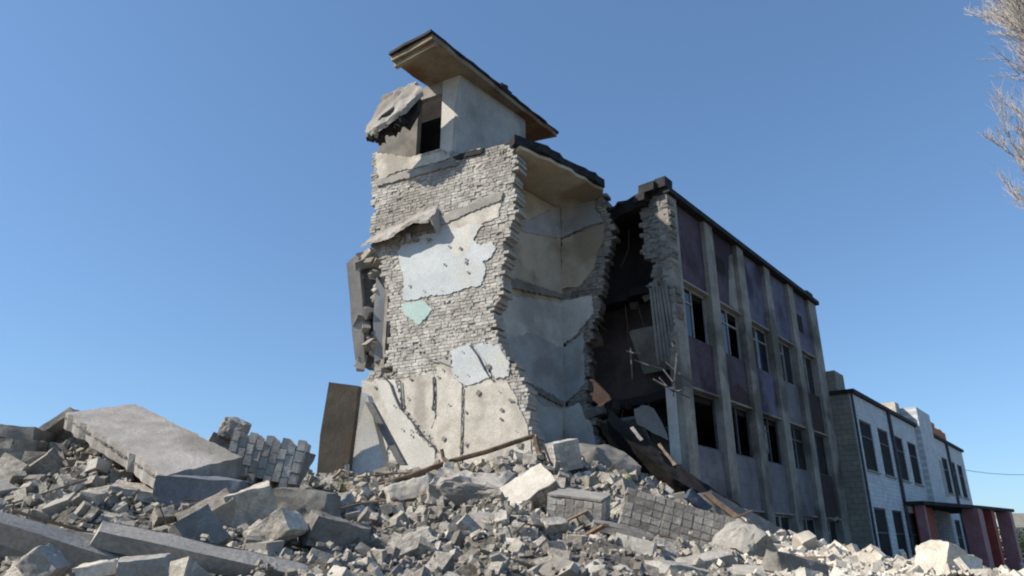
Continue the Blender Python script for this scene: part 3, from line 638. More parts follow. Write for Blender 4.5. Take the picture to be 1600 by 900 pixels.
for wl_ in (w1, w2):
    for (a, b) in wl_:
        for (z0, z1) in rows:
            f_ = MB(); 
            for (x0, x1) in ((a + .003, a + .07), (b - .07, b - .003)): f_.box(wp(x0, WO - .10, z0 + .003), D * (x1 - x0), N * .06, UP * (z1 - z0 - .006))
            for zz in (z0 + .003, z0 + (z1 - z0) * .66, z1 - .063): f_.box(wp(a + .06, WO - .099, zz), D * (b - a - .12), N * .058, UP * .06)
            fo = bpart(f_, 'window', 'frame_dark')
            MB().box(wp(a - .05, WO + .002, z0 - .06), D * (b - a + .1), N * .07, UP * .05).build('sill', 'frame', fo, WBs)
            MB().box(wp(a + .072, WO - .08, z0 + .01), D * (b - a - .144), N * .01, UP * (z1 - z0 - .02)).build('pane', 'soot_shade', fo, WBs)  # matt black sheet painting the dark inside a glassless window
bpart(MB().box(wp(S0, WO - 8, 0), D * .3, N * 7.63, UP * (Z1 - .002)), 'side_wall', 'side_grey')
bpart(MB().box(wp(S0 - .012, -.6, 0), D * .3, N * 1.30, UP * (Z1 - .004)), 'side_wall', 'side_grey')
bpart(MB().box(wp(S0, WO - 8.3, 0), D * (sE2 - S0), N * .3, UP * (Z1 - .002)), 'back_wall', 'side_grey')
bpart(MB().box(wp(sE2 - .3, WO - 8, 0), D * .3, N * 7.6, UP * (Z1 - .002)), 'side_wall', 'side_grey')
for a, b in ((S0 - .1, sB2 - .005), (sC2 + .005, sE2 + .1)):
    bpart(MB().box(wp(a, WO - 8.3, Z1 + .003), D * (b - a), N * 8.42, UP * .16), 'roof', 'felt')
bpart(MB().box(wp(S0 + .01, WO - 8, 0), D * .02, N * .0001, UP * .01), 'roof_trim', 'felt')
bpart(MB().box(wp(S0 - .03, WO - .04, 0), D * .10, N * .07, UP * Z1), 'corner_trim', 'frame_dark')
for u in (1392, 1487):
    s = fac(u, 700, WO)[0] ; s = (w1[1][1] + w1[2][0]) / 2 if u < 1450 else (w2[1][1] + w2[2][0]) / 2
    bpart(MB().tube([wp(s, WO + .08, Z1), wp(s, WO + .08, .3)], .07), 'drainpipe', 'frame_dark')
bpart(MB().box(wp(S0 - .02, -2.4, Z1 - .9), D * 1.2, N * 2.7, UP * (.7 + (fac(1322, 574, .6)[1] - Z1))), 'roof_block', 'side_grey')
a, b = fac(1460, 690, WO)[0], fac(1496, 700, WO)[0]
ob = MB()
for i in range(7): ob.box(wp(a + i * (b - a) / 7, WO - 1.6, Z1 + .17), D * (b - a) / 7.2, N * 1.1, UP * R.uniform(.7, 1.25))
bpart(ob, 'chimney_stack', 'orange', label='broken orange brick stack on the roof')
bpart(MB().box(wp(sB2 - .9, WO - 3.5, Z1 + .165), D * .85, N * 3.0, UP * 1.05), 'chimney_stack', 'plaster_cream', label='cream lit block against the stair tower')
bpart(MB().box(wp(sC2 + 1.2, WO - .02, zb1 - .2), D * 1.2, N * .05, UP * 1.9), 'blind_window', 'frame')
# red porch
pz = 3.35
cp = [(18.3, .86), (18.3, 1.6), (24, 2.9), (28.8, 3.7), (28.8, .86)]
bpart(MB().prism([wp(s, o_, pz) for s, o_ in cp], UP * .15), 'porch_canopy', 'felt')
def pl_(name, m, s0, s1, o0, o1, z1=pz - .004): bpart(MB().box(wp(s0, o0, 0), D * (s1 - s0), N * (o1 - o0), UP * z1), name, m)
pl_('porch_column', 'pink', 18.5, 18.8, 1.2, 1.55); pl_('porch_wall', 'red', 20.0, 21.6, .83, 1.3)
pl_('porch_wall', 'pink', 23.2, 24.6, 2.2, 2.85); pl_('porch_wall', 'red', 25.4, 26.4, 2.5, 3.1); pl_('porch_wall', 'pink', 27.6, 28.6, 3.0, 3.6)
fr = MB()
for i in range(5): fr.box(wp(21.8 + i * .5, .9, .4), D * .09, N * .1, UP * 2.4)
fr.box(wp(21.8, .9, 2.803), D * 2.1, N * .1, UP * .14); bpart(fr, 'porch_door_frame', 'plaster_white')
bpart(MB().box(wp(21.85, .87, .4), D * 2.0, N * .02, UP * 2.38), 'porch_glass', 'glass')
# far clutter at the right edge
for i, (u, v, sz, m) in enumerate([(1572, 862, 3.0, 'shrub'), (1592, 858, 3.4, 'shrub'), (1612, 862, 3.2, 'shrub')]):
    y = 52 + i * 3; bs = P(u, 880, y); bs.z = 0; cl = MB(); rg = random.Random(90 + i)
    for k in range(1500):
        d = V((rg.gauss(0, 1), rg.gauss(0, 1), rg.gauss(0, 1))).normalized() * rg.random() ** .4
        q = V((bs.x + d.x * sz * .55, bs.y + d.y * sz * .5, 1.5 + d.z * 1.6 * rg.uniform(.8, 1.15))); s_ = rg.uniform(.06, .15)
        a = V((rg.uniform(-1, 1), rg.uniform(-1, 1), rg.uniform(-1, 1))).normalized(); b_ = a.orthogonal().normalized()
        cl.add([q - a * s_, q + b_ * s_ * .6, q + a * s_, q - b_ * s_ * .6], [(0, 1, 2, 3)])
    sh = empty('shrub', bs, ['dark shrub beside the red porch, nearest to it', 'dark shrub at the right edge, between two others', 'dark shrub farthest right at the edge of the photo'][i], 'shrub', 'dark shrubs past the porch')
    cl.build('foliage', 'shrub', sh, bs); MB().tube([bs, bs + V((.1, 0, 1.4))], .06, r2=.03).build('stem', 'bark', sh, bs)
far = empty('far_house', P(1598, 860, 75) * V((1, 1, 0)) if False else V((P(1600, 860, 75).x, 75, 0)), 'tiny pale house far off at the right edge past the porch', 'house')
fl = far.location.copy()
MB().box(fl + V((-1.2, 0, 0)), (9, 0, 0), (0, 6, 0), (0, 0, 3.6)).build('wall', 'plaster_white', far, fl)
MB().prism([fl + V((-1.5, -.3, 3.6)), fl + V((8.1, -.3, 3.6)), fl + V((7, 3, 5)), fl + V((-.5, 3, 5))], (0, .2, .1)).build('roof', 'side_grey', far, fl)
for k in range(3): MB().box(fl + V((.0 + 2.2 * k, -.03, 1.2)), (1, 0, 0), (0, .02, 0), (0, 0, 1.4)).build('window', 'frame_dark', far, fl)
wr = MB(); a, b = P(1420, 712, 60), P(1720, 724, 58)
wr.tube([a.lerp(b, t / 12) + V((0, 0, -1.2 * (1 - (2 * t / 12 - 1) ** 2))) for t in range(13)], .025, 4)
tag(wr.build('overhead_cable', 'frame_dark'), 'thin overhead cable crossing the sky to the right of the white building', 'cable')
def pole(u, y, ztop, label):
    b_ = V((P(u, 712, y).x, y, 0)); pz_ = empty('utility_pole', b_, label, 'pole', None)
    MB().tube([b_, b_ + UP * ztop], .13, 8, r2=.09).build('shaft', 'dark_concrete', pz_, b_)
    MB().box(b_ + V((-.6, -.05, ztop - .5)), (1.2, 0, 0), (0, .1, 0), (0, 0, .1)).build('crossarm', 'dark_concrete', pz_, b_)
pole(1720, 58, P(1720, 724, 58).z + .3, 'utility pole carrying the cable, past the right edge')

# ---------------- bare tree at the right ----------------
TB = V((P(1768, 450, 15).x, 15, 0)); tree = empty('bare_tree', TB, 'leafless pale tree with fine upswept twigs at the upper right edge', 'tree')
rg = random.Random(3)
tk = MB(); tw = MB(); br = MB()
tpts = [TB + V((.12 * math.sin(z * .5), .1 * math.cos(z * .4), z)) for z in range(0, 19)]
tk.tube(tpts, .22, 10, r2=.05); tk.build('trunk', 'bark', tree, TB)
def grow(p, d, L, r, lv):
    n_ = 5; pts = [p]; q = p.copy(); dd = d.copy()
    for i in range(n_):
        dd = (dd + V((rg.gauss(0, .10), rg.gauss(0, .10), rg.gauss(.06, .08)))).normalized(); q = q + dd * L / n_; pts.append(q.copy())
    (br if lv < 2 else tw).tube(pts, r, 5 if lv < 2 else 3, r2=r * .45)
    if lv >= 4: return
    k = [9, 11, 8, 5][lv]
    for j in range(k):
        t = rg.uniform(.2, 1); i = min(int(t * n_), n_ - 1); s = pts[i].lerp(pts[i + 1], t * n_ - i)
        ax = V((rg.gauss(0, 1), rg.gauss(0, 1), rg.gauss(0, 1))).normalized()
        nd_ = (dd * 1.0 + ax * .55 + V((0, 0, .15))).normalized(); grow(s, nd_, L * rg.uniform(.42, .62), r * .5, lv + 1)
for k in range(34):
    z = 3.6 + k * .36; a = math.pi + rg.uniform(-1.2, 1.2) if k % 4 else rg.uniform(0, 6.28)
    grow(tpts[int(z)].lerp(tpts[min(18, int(z) + 1)], z % 1), V((math.cos(a) * .52, math.sin(a) * .52, .95)).normalized(), rg.uniform(2.1, 2.7) * min(1, .45 + k / 26), .045, 1)
br.build('limbs', 'bark', tree, TB); tw.build('twigs', 'bark', tree, TB)

# ---------------- large hand-placed debris ----------------
def box_thing(name, label, cat, c, dims, rot, m, rough=.012, chips=.8, seed=1): return chunk(name, label, cat, c, dims, rot, m, seed, chips, rough=rough)
# big tilted floor slab on the left
Fp, Lp, Rp = P(258, 742, 9.6), P(104, 644, 11.6), P(379, 714, 10.8)
def slab_thing(name, label, Fp, Lp, Rp, thick, m, nseg=(26, 18), cut=None, amp=.012):
    a, b = Lp - Fp, Rp - Fp; n_ = b.cross(a).normalized()
    if n_.z < 0: n_ = -n_
    mb = MB(); nu, nv = nseg; top = []; bot = []
    for i in range(nu + 1):
        for j in range(nv + 1):
            s, t = i / nu, j / nv
            e = 0
            if cut: s2, t2 = cut(s, t)
            else: s2, t2 = s, t
            q = Fp + a * s2 + b * t2; h = (noise.noise(q * 2.3) * 1.0 + noise.noise(q * 7) * .5) * amp
            edge = i in (0, nu) or j in (0, nv)
            jt = V((0, 0, 0))
            if edge: jt = (a.normalized() * noise.noise(q * 5 + V((9, 0, 0))) + b.normalized() * noise.noise(q * 5 + V((0, 9, 0)))) * .06
            top.append(q + n_ * h + jt); bot.append(q - n_ * (thick + abs(h)) + jt * 1.3)
    o = len(top); mb.v = [tuple(x) for x in top + bot]
    I = lambda i, j: i * (nv + 1) + j
    for i in range(nu):
        for j in range(nv):
            mb.f.append((I(i, j), I(i + 1, j), I(i + 1, j + 1), I(i, j + 1))); mb.f.append((I(i, j + 1) + o, I(i + 1, j + 1) + o, I(i + 1, j) + o, I(i, j) + o)); mb.mi += [0, 0]
    for i in range(nu):
        for j in (0, nv): mb.f.append((I(i, j), I(i, j) + o, I(i + 1, j) + o, I(i + 1, j))); mb.mi.append(0)
    for j in range(nv):
        for i in (0, nu): mb.f.append((I(i, j), I(i, j + 1), I(i, j + 1) + o, I(i, j) + o)); mb.mi.append(0)
    return mb, a, b, n_
bigl = empty('floor_slab', Fp, 'largest pale flat floor slab tilted on the left heap, its top lit', 'concrete slab')
mb, a, b, n_ = slab_thing('', '', Fp, Lp, Rp, .26, 'slab', cut=lambda s, t: (s, t * (1 - .06 * s) + .0))
mb.build('slab_body', 'slab', bigl, Fp)
gm = MB()   # groove and screed layer along the near edge
out_ = (-b).normalized(); out_ = (out_ - a.normalized() * out_.dot(a.normalized())).normalized()
for k in range(40):
    s = k / 40; q = Fp + a * s - n_ * .075 + out_ * .004
    if R.random() < .8: gm.box(q, a / 40 * R.uniform(.5, 1.0), out_ * .035, -n_ * R.uniform(.008, .02))
gm.build('edge_groove', 'dark_concrete', bigl, Fp)
box_thing('concrete_block', 'big blue-grey shaded block standing under the right end of the large pale slab', 'concrete block', P(312, 783, 9.9), (1.05, .8, .62), (6, 4, 12), 'bluegrey', seed=11)
box_thing('concrete_slab', 'thin grey slab edge sloping up behind the top left corner of the large pale slab', 'concrete slab', P(88, 668, 12.3), (.9, .5, .12), (0, -38, 0), 'concrete', seed=12)
# masonry stub with tilted courses, behind the big slab
def masonry(name, label, c, n3, bd, rot, m=('brick', 'mortar'), seed=0, miss=.12, jit=.014, group=None, core=True):
    rg = random.Random(seed); nx, ny, nz = n3; bw, bd_, bh = bd; mb = MB()
    for k in range(nz):
        for i in range(nx):
            for j in range(ny):
                edge = i in (0, nx - 1) or k in (0, nz - 1)
                if edge and rg.random() < miss * 2.2: continue
                if not (i in (0, nx - 1) or j in (0, ny - 1) or k in (0, nz - 1)): continue
                sh = (k % 2) * bw * .5
                o = V(((i - nx / 2) * bw + sh - bw * .25, (j - ny / 2) * bd_, (k - nz / 2) * bh)); J = lambda: V((rg.uniform(-jit, jit), rg.uniform(-jit, jit), rg.uniform(-jit, jit)))
                g = .008; A, B, U = V((bw - 2 * g, 0, 0)), V((0, bd_ - g, 0)), V((0, 0, bh - 2 * g)); o += V((g, g / 2, g)) + J()
                mb.hexa([o + J(), o + A + J(), o + A + B + J(), o + B + J(), o + U + J(), o + A + U + J(), o + A + B + U + J(), o + B + U + J()], 0)
    e = .025; mb.box(V((-nx / 2 * bw + bw * .4, -ny / 2 * bd_ + e, -nz / 2 * bh + bh * .5)), V((nx * bw - bw * .8, 0, 0)), V((0, ny * bd_ - 2 * e, 0)), V((0, 0, nz * bh - bh)), 1)
    o = mb.build(name, m); o.location = c; o.rotation_euler = [math.radians(x) for x in rot]
    return tag(o, label, 'masonry block', group)
masonry('masonry_chunk', 'striped masonry chunk with leaning brick courses on the skyline behind the large pale slab', P(418, 722, 12.0), (4, 3, 9), (.18, .22, .13), (0, 98, 8), seed=2, miss=.06, jit=.007)
chunk('rubble_block', 'rounded lump of mortar perched on the skyline right of the large pale slab', 'rubble', P(366, 672, 12.6), (.42, .35, .38), (10, 20, 0), 'concrete', 13, 4, rough=.07, extra=8)
chunk('rubble_block', 'dark purplish block ending the striped masonry chunk on the right', 'rubble', P(462, 730, 12.2), (.42, .5, .62), (0, 20, 20), 'dark_concrete', 14, 4)
chunk('rubble_block', 'small lump resting on the skyline between slab and striped masonry', 'rubble', P(345, 690, 12.7), (.4, .3, .22), (0, 20, 30), 'rubble', 15, 4)
chunk('masonry_boulder', 'large square boulder with a bright top edge right of the blue-grey block', 'rubble', P(395, 805, 9.2), (.62, .6, .68), (8, -20, 22), 'rubble', 16, 3.2, rough=.04)
chunk('masonry_boulder', 'grey boulder leaning under the bright-topped square boulder', 'rubble', P(432, 830, 8.6), (.55, .45, .3), (5, -28, -15), 'rubble', 17, 3.5, rough=.05)
chunk('masonry_boulder', 'angular boulder in front of the blue-grey block', 'rubble', P(330, 812, 8.9), (.62, .45, .4), (20, -30, 30), 'rubble', 18, 3.5, rough=.04)
chunk('masonry_boulder', 'dark flat-topped boulder right of the striped masonry', 'rubble', P(480, 795, 10.5), (.95, .6, .48), (0, 6, -8), 'dark_concrete', 19, 3.2, rough=.04)
chunk('masonry_boulder', 'dark round boulder in the hollow left of centre', 'rubble', P(520, 838, 9.0), (.7, .5, .42), (10, 12, 30), 'dark_concrete', 20, 4, rough=.05, extra=6)
# left edge
box_thing('concrete_slab', 'dark capped slab on the heap at the far left edge', 'concrete slab', P(14, 678, 12), (1.2, .8, .2), (0, 4, 8), 'dark_concrete', seed=21)
masonry('masonry_chunk', 'pale brick block under the dark slab at the far left edge', P(18, 716, 11.6), (3, 2, 3), (.36, .3, .19), (0, 2, 10), m=('rubble', 'mortar'), seed=4, miss=.02)
# beams
def beam(label, p0, p1, w_, h_, m='slab', roll=0, seed=5):
    c = (p0 + p1) / 2; d = p1 - p0; L = d.length
    me = hull_mesh((L, w_, h_), seed, .35, 0, 0)
    bm = bmesh.new(); bm.from_mesh(me)
    for _ in range(5): bmesh.ops.subdivide_edges(bm, edges=[e for e in bm.edges if e.calc_length() > .22], cuts=1, use_grid_fill=True)
    bm.normal_update()
    for v in bm.verts: v.co += v.normal * (.02 * noise.noise(v.co * 3 + V((seed, 0, 0))) + .012 * noise.noise(v.co * 11))
    bm.to_mesh(me); bm.free(); me.polygons.foreach_set('use_smooth', [True] * len(me.polygons)); me.set_sharp_from_angle(angle=math.radians(30)); me.name = 'concrete_beam'; me.materials.append(M[m])
    o = bpy.data.objects.new('concrete_beam', me); COL.objects.link(o); o.location = c
    x = d.normalized(); z = UP - x * x.z; z.normalize(); y = z.cross(x); o.matrix_world = Matrix.Translation(c) @ Matrix((x, y, z)).transposed().to_4x4() @ Matrix.Rotation(math.radians(roll), 4, 'X')
    return tag(o, label, 'beam')
beam('long grey concrete beam running from the left edge down to the lower left', P(-70, 800, 5.5), P(228, 893, 6.5), .20, .15, roll=30, seed=51)
beam('long concrete beam with a bright top running to the bottom edge left of centre', P(150, 832, 6.2), P(545, 918, 7.0), .20, .15, roll=30, seed=52)
beam('short broken beam piece lying across the left end of the bright beam', P(120, 836, 6.9), P(262, 862, 7.0), .14, .07, seed=53)
# standing brown panel
sp_ = tag(MB().prism([P(514, 597, 16.2), P(560, 603, 16.2), P(552, 668, 16.2), P(540, 760, 16.2), P(494, 752, 16.2), P(500, 680, 16.2)], V((.05, .16, .0))).build('standing_panel', 'panel_brown', None, P(520, 750, 16.2)), 'brown stained concrete panel standing upright left of the tower foot', 'concrete panel')
# pale plate and rod leaning at tower foot
tag(MB().prism([P(564, 612, 17.0), P(574, 618, 17.0), P(605, 740, 16.4), P(548, 745, 16.4), P(552, 690, 16.6)], V((.1, .14, 0))).build('leaning_plate', 'plaster_white', None, P(575, 740, 16.5)), 'pale plaster plate leaning on the left foot of the tower', 'plaster plate')
tag(MB().box(P(570, 628, 16.8), P(622, 726, 16.2) - P(570, 628, 16.8), V((.16, .02, 0)), V((.05, .15, 0))).build('leaning_board', 'dark_concrete', None, P(622, 726, 16.2)), 'dark narrow board leaning across the pale plaster plate', 'board')
pip = MB().tube([P(548, 772, 14.2), P(640, 744, 14.6), P(700, 722, 14.9), P(760, 706, 15.1), P(834, 681, 15.5)], .055, 7)
tag(pip.build('rusty_pipe', 'rust', None, P(700, 720, 15)), 'long rusty pipe rising to the right across the foot of the tower', 'pipe')
tag(MB().tube([P(836, 684, 15.4), P(842, 708, 15.3), P(856, 728, 15.1)], .06, 6).build('bent_pipe', 'rust', None, P(840, 710, 15.3)), 'short bent pipe stub below the right end of the long rusty pipe', 'pipe')
tag(MB().tube([P(690, 702, 14.8), P(693, 716, 14.8), P(701, 722, 14.7), P(702, 745, 14.5)], .04, 6).build('pipe_bracket', 'rust', None, P(695, 720, 14.7)), 'small forked bracket sticking up beside the long rusty pipe', 'bracket')
box_thing('timber_post', 'pale timber post under the middle of the long rusty pipe', 'post', P(700, 738, 14.6), (.2, .16, .42), (0, 3, 10), 'plaster_cream', seed=22)
tag(MB().tube([P(520, 748, 14.8), P(534, 735, 14.8), P(545, 741, 14.8), P(540, 758, 14.7), P(526, 756, 14.7)], .03, 5).build('wire_coil', 'rust', None, P(530, 750, 14.8)), 'rusty curl of wire at the foot of the brown standing panel', 'wire')
chunk('rubble_block', 'large rounded grey slab fragment below the long rusty pipe', 'rubble', P(735, 772, 12.6), (1.35, .8, .62), (24, 8, -10), 'slab', 23, 4, rough=.09, extra=26)
chunk('rubble_block', 'flat pale slab lying below the cream-topped block', 'rubble', P(800, 818, 10.8), (1.25, .7, .22), (4, 6, -10), 'slab', 24, 3, rough=.03)
chunk('plaster_fragment', 'pinkish plaster fragment leaning left of the rounded slab', 'plaster piece', P(640, 768, 13.2), (.9, .25, .35), (-20, -14, 5), 'plaster_cream', 25, 3)
def faced(name, label, c, dims, rot, mtop, mside, seed):   # brick block with a plastered face
    t = empty(name, c, label, 'masonry block'); t.rotation_euler = [math.radians(x) for x in rot]
    nx = max(2, round(dims[0] / .135)); ny = max(2, round(dims[1] / .135)); nz = max(2, round(dims[2] / .11)); rg = random.Random(seed); mb = MB()
    bw, bd_, bh = dims[0] / nx, dims[1] / ny, dims[2] / nz
    for i in range(nx):
        for j in range(ny):
            for k in range(nz):
                g = .006; J = lambda: V([rg.uniform(-.006, .006) for _ in range(3)])
                o = V((-dims[0] / 2 + i * bw + g, -dims[1] / 2 + j * bd_ + g, -dims[2] / 2 + k * bh + g)); A, B, U = V((bw - 2 * g, 0, 0)), V((0, bd_ - 2 * g, 0)), V((0, 0, bh - 2 * g))
                if rg.random() < .07: continue
                mb.hexa([o + J(), o + A + J(), o + A + B + J(), o + B + J(), o + U + J(), o + A + U + J(), o + A + B + U + J(), o + B + U + J()], 0)
    s = .96; mb.box(V([-x / 2 * s for x in dims]), (dims[0] * s, 0, 0), (0, dims[1] * s, 0), (0, 0, dims[2] * s), 1)
    o = mb.build('brick_body', mside); o.parent = t
    if mtop:
        p = jag([V((-dims[0] / 2, -dims[1] / 2)), V((dims[0] / 2 * .95, -dims[1] / 2)), V((dims[0] / 2, dims[1] / 2 * .9)), V((-dims[0] / 2 * .9, dims[1] / 2))], .15, .03, rg)
        o = MB().prism([V((q.x, q.y, dims[2] / 2 + .012)) for q in p], (0, 0, .03)).build('plaster_face', mtop); o.parent = t
    return t
faced('masonry_chunk', 'tilted brick block with a cream plastered face, right of centre', P(832, 778, 12.0), (.85, .62, .5), (38, -32, 6), 'plaster_cream', ('brick_dim', 'mortar_dim'), 6)
faced('masonry_chunk', 'low brick block with a pale left face, between the cream-faced and the long brick slab', P(905, 797, 11.4), (.85, .7, .42), (12, 8, -18), 'concrete', ('brick', 'mortar'), 7)
faced('masonry_chunk', 'long slab of grid-like brickwork tilted down to the right, largest brick piece in the rubble', P(1052, 822, 10.8), (1.55, .55, .62), (-4, 17, -4), None, ('brick_dim', 'mortar_dim'), 8)
faced('masonry_chunk', 'small cream brick block at the bottom in front of the long brick slab', P(992, 868, 8.6), (.46, .4, .36), (-8, 14, -20), None, ('plaster_cream', 'mortar'), 9)
faced('masonry_chunk', 'weathered stack of bricks leaning by the right foot of the tower end wall', P(880, 712, 15.4), (.62, .5, .62), (8, -14, 20), None, ('brick', 'mortar'), 10)
chunk('rubble_block', 'white wedge-shaped stone under the right end of the long brick slab', 'rubble', P(1105, 883, 8.3), (.6, .42, .2), (6, -14, 10), 'slab', 26, 3.5)
chunk('rubble_block', 'tall grey mound of concrete right of the long brick slab', 'rubble', P(1165, 866, 10.5), (.75, .7, .62), (24, 38, 50), 'concrete', 27, 4, rough=.08, extra=22)
chunk('rubble_block', 'dark flat slab poking out of the shadow under the long brick slab', 'rubble', P(1010, 842, 10.0), (1.5, .6, .12), (2, 14, -5), 'dark_concrete', 28, 3)
chunk('rubble_block', 'pointed cream boulder in front of the red porch', 'rubble', P(1478, 888, 10.5), (.78, .55, .52), (0, 18, 30), 'rubble_pale', 29, 4, rough=.06, extra=5)
chunk('rubble_block', 'low grey slab at the bottom edge right of centre', 'rubble', P(1060, 893, 7.6), (.6, .4, .14), (4, 10, 20), 'slab', 30, 3.5)
chunk('rubble_block', 'shadowed grey block at the bottom among the pale stones on the right', 'rubble', P(1240, 888, 8.0), (.6, .4, .24), (4, 14, 10), 'dark_concrete', 34, 3.5)
chunk('rubble_block', 'five-sided grey block at the bottom of the left corner', 'rubble', P(68, 885, 5.6), (.26, .24, .2), (4, 40, 10), 'slab', 35, 3)
chunk('rubble_block', 'flat grey block at the bottom between the two long beams', 'rubble', P(225, 888, 5.5), (.34, .26, .16), (8, -6, 24), 'slab', 36, 3)
chunk('rubble_block', 'pale splintered block at the bottom left with a yellow-stained end', 'rubble', P(150, 890, 5.6), (.3, .2, .1), (8, -12, 14), 'rubble_pale', 37, 3.5)
chunk('rubble_block', 'grey lump resting on the far left part of the bottom edge', 'rubble', P(40, 850, 6.6), (.42, .3, .16), (8, -2, 14), 'dark_concrete', 38, 3.5)

# ---------------- rubble: individuals, then the uncountable rest ----------------
VAR = [hull_mesh((1, R.uniform(.6, 1), R.uniform(.45, .85)), 700 + i, R.choice([1.2, 2, 3, 3.6]), 2, .035, extra=R.choice([0, 0, 3])) for i in range(14)]
VAR += [hull_mesh((1, .55, .5), 800 + i, .7, 1, .02) for i in range(6)]      # block-shaped
for m_ in VAR: m_.materials.append(None)
def zone(u, wv):
    if u < 260: return ('grey rubble stone on the left heap around the large pale slab', 'rubble stones on the left heap', 'rubble')
    if u < 560: return ('grey rubble stone in the dip between the large pale slab and the tower', 'rubble stones in the dip left of the tower', 'rubble')
    if u < 860: return ('pale grey rubble stone on the slope in front of the tower end wall', 'rubble stones in front of the tower', 'rubble')
    if u < 1150: return ('grey rubble stone around the brick slabs right of the tower', 'rubble stones around the fallen brick slabs', 'rubble')
    return ('cream rubble stone in the sunlit pile before the wing and white building', 'cream stones in the right pile', 'rubble_pale')
vm = {}
def variant(i, m):
    if (i, m) not in vm:
        c = VAR[i].copy(); c.materials[0] = M[m]; c.name = 'rubble_stone'; vm[(i, m)] = c
    return vm[(i, m)]
placed = [(180, 660, 190), (300, 700, 130), (310, 780, 90), (395, 800, 90), (420, 720, 120), (120, 850, 90), (250, 870, 60), (350, 865, 60), (450, 890, 70), (30, 820, 60), (735, 770, 130), (832, 778, 100), (905, 797, 100), (1010, 812, 110), (1095, 835, 110), (990, 868, 80), (880, 712, 70), (640, 768, 70), (1165, 860, 90), (1478, 888, 60), (525, 720, 80), (600, 720, 60), (930, 740, 110), (480, 795, 90), (520, 838, 70), (1150, 790, 60), (1085, 770, 60)]
NH = len(placed)
tries = 0
while len(placed) < 285 + NH and tries < 9000:
    tries += 1
    u = R.uniform(-30, 1640); wv = R.random() ** .85; q = mound_pt(u, wv)
    base = (17 + 42 * R.random() ** 2.2) * (1.35 if u < 560 else 1.05) * (.8 if u > 1150 else 1)
    if base > 24 and wv > .88: continue
    sz = px(base, q.y)
    c = (q - EYE); vv = 450 - F * (c.dot(V((0, -SP, CP)))) / c.dot(V((0, CP, SP)))
    if any((u - a) ** 2 + (vv - b) ** 2 < ((base + d) * .36) ** 2 for a, b, d in placed): continue
    placed.append((u, vv, base)); lab, grp, mt = zone(u, wv)
    if mt == 'rubble' and R.random() < .3: mt = R.choice(['dark_concrete', 'brick', 'brick_dim', 'slab', 'plaster_cream'])
    o = bpy.data.objects.new('rubble_stone', variant(R.randrange(20), mt)); COL.objects.link(o)
    o.location = q + UP * sz * .2; o.scale = (sz * R.uniform(.8, 1.4), sz * R.uniform(.8, 1.2), sz * R.uniform(.8, 1.2)); o.rotation_euler = (R.gauss(0, .5), R.gauss(0, .5), R.random() * 6.3)
    tag(o, lab, 'rubble', grp)
LOW = [hull_mesh((1, R.uniform(.6, 1), R.uniform(.4, .9)), 900 + i, R.choice([1.5, 3, 4]), 0, 0) for i in range(16)]
lowd = [([v.co.copy() for v in m_.vertices], [tuple(p.vertices) for p in m_.polygons]) for m_ in LOW]
def scatter(name, m, u0, u1, n_, smin, smax, wr=(-.6, 1.12), pw=.8):
    vs = []; fs = []
    for k in range(n_):
        u = R.uniform(u0, u1); wv = wr[0] + (wr[1] - wr[0]) * R.random() ** pw; q = mound_pt(u, wv)
        s = px(R.uniform(smin, smax) * (.45 + 1.0 * R.random() ** 3), max(q.y, 6)); vv, ff = R.choice(lowd)
        mt = Euler((R.gauss(0, .7), R.gauss(0, .7), R.random() * 6.3)).to_matrix(); S = V((s * R.uniform(.7, 1.5), s, s * R.uniform(.7, 1.1))); c = q + UP * s * R.uniform(-.1, .3) + UP * (.10 * max(0, noise.noise(q * 3.2 + V((0, 0, 7)))) * 3 * R.random()); o = len(vs)
        vs += [tuple(mt @ V((a.x * S.x, a.y * S.y, a.z * S.z)) + c) for a in vv]; fs += [tuple(i + o for i in f) for f in ff]
    me = bpy.data.meshes.new(name); me.from_pydata(vs, [], fs); me.materials.append(M[m]); o = bpy.data.objects.new(name, me); COL.objects.link(o); return tag(o, kind='stuff')
s1 = scatter('small_rubble', 'rubble', -500, 1160, 24000, 4, 17); tag(s1, 'countless small grey stones and mortar crumbs covering the debris mound', 'rubble')
s2 = scatter('small_pale_rubble', 'rubble_pale', 1120, 1900, 9000, 4, 15); tag(s2, 'countless small cream stones covering the right end of the mound', 'rubble')
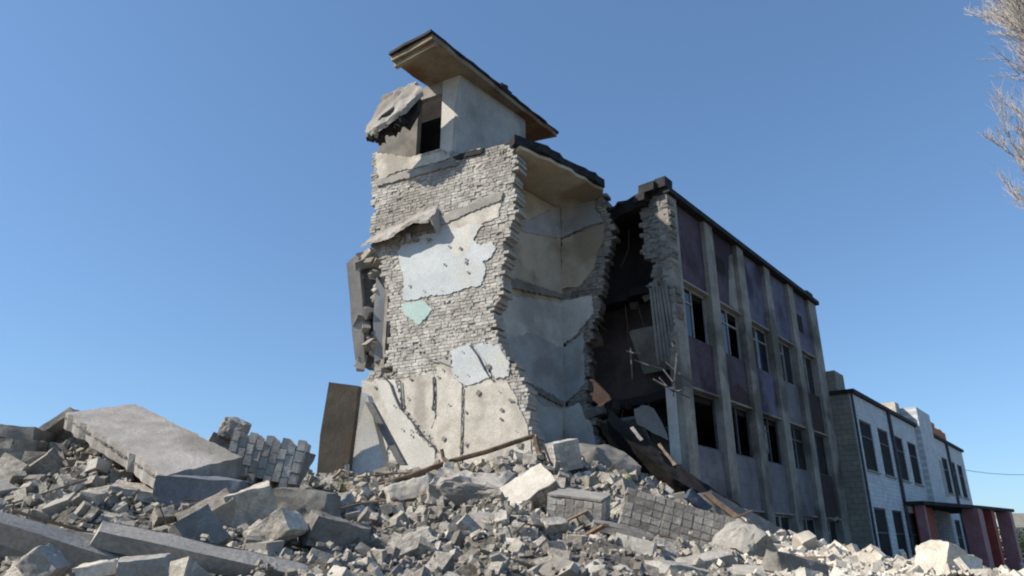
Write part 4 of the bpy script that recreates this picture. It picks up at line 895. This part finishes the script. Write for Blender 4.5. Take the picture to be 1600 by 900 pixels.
# thin debris: rebar, laths
for i, (u, v, y, L, az, el, lab) in enumerate([(560, 790, 11.5, .9, 20, 10, 'thin rebar rod in the dip before the tower foot'), (1150, 812, 13, .7, 160, -25, 'thin rod lying right of the long brick slab'), (610, 742, 14.6, 1.3, 5, 5, 'rod lying left at the tower foot under the rusty pipe'),
        (945, 742, 15.2, .7, 30, 40, 'rod poking from debris below the shaded tower wall')]):
    a = P(u, v, y); d = V((math.cos(math.radians(az)) * math.cos(math.radians(el)), .1, math.sin(math.radians(el))))
    tag(MB().tube([a - d * L / 2, a + V((0, 0, .03)), a + d * L / 2], .016, 5).build('rebar_rod', 'rust', None, a), lab, 'metal rod')
# boards and bent rods strewn over the rubble
for i in range(26):
    u = R.uniform(60, 1250); wv = R.uniform(.1, 1); q = mound_pt(u, wv) + UP * .16; L = R.uniform(.35, 1.1); az = R.uniform(0, 6.28); d = V((math.cos(az), math.sin(az), R.uniform(-.35, .45))).normalized()
    if i % 2:
        t_ = MB().box(q - d * L / 2, d * L, d.cross(UP).normalized() * R.uniform(.05, .1), UP * .025); nm, mt, lb, gp = 'splintered_board', 'wood', 'splintered brown board strewn on the rubble slope', 'boards strewn over the rubble'
    else:
        t_ = MB().tube([q - d * L / 2, q - d * L * .1 + V((0, 0, R.uniform(0, .12))), q + d * L * .3 + V((.03, 0, R.uniform(0, .1))), q + d * L / 2 + V((0, 0, R.uniform(-.1, .25)))], .012, 5); nm, mt, lb, gp = 'bent_rebar', 'rust', 'bent rusty rebar sticking out of the rubble slope', 'bent rebar in the rubble'
    tag(t_.build(nm, mt, None, q), lb, 'board' if i % 2 else 'metal rod', gp)
# dry grass tuft at the foot of the brown panel
gt = MB(); gb = P(535, 768, 14.3)
for k in range(220):
    a = gb + V((R.gauss(0, .14), R.gauss(0, .1), 0)); d = V((R.gauss(0, .12), R.gauss(0, .1), R.uniform(.12, .3)))
    gt.add([a, a + V((.008, 0, 0)), a + d], [(0, 1, 2)])
tag(gt.build('grass_tuft', 'tuft', None, gb), 'small dry weed tuft at the foot of the brown standing panel', 'weed')
for o in bpy.data.objects:
    if '_w' in o: del o['_w']
bpy.context.view_layer.update()
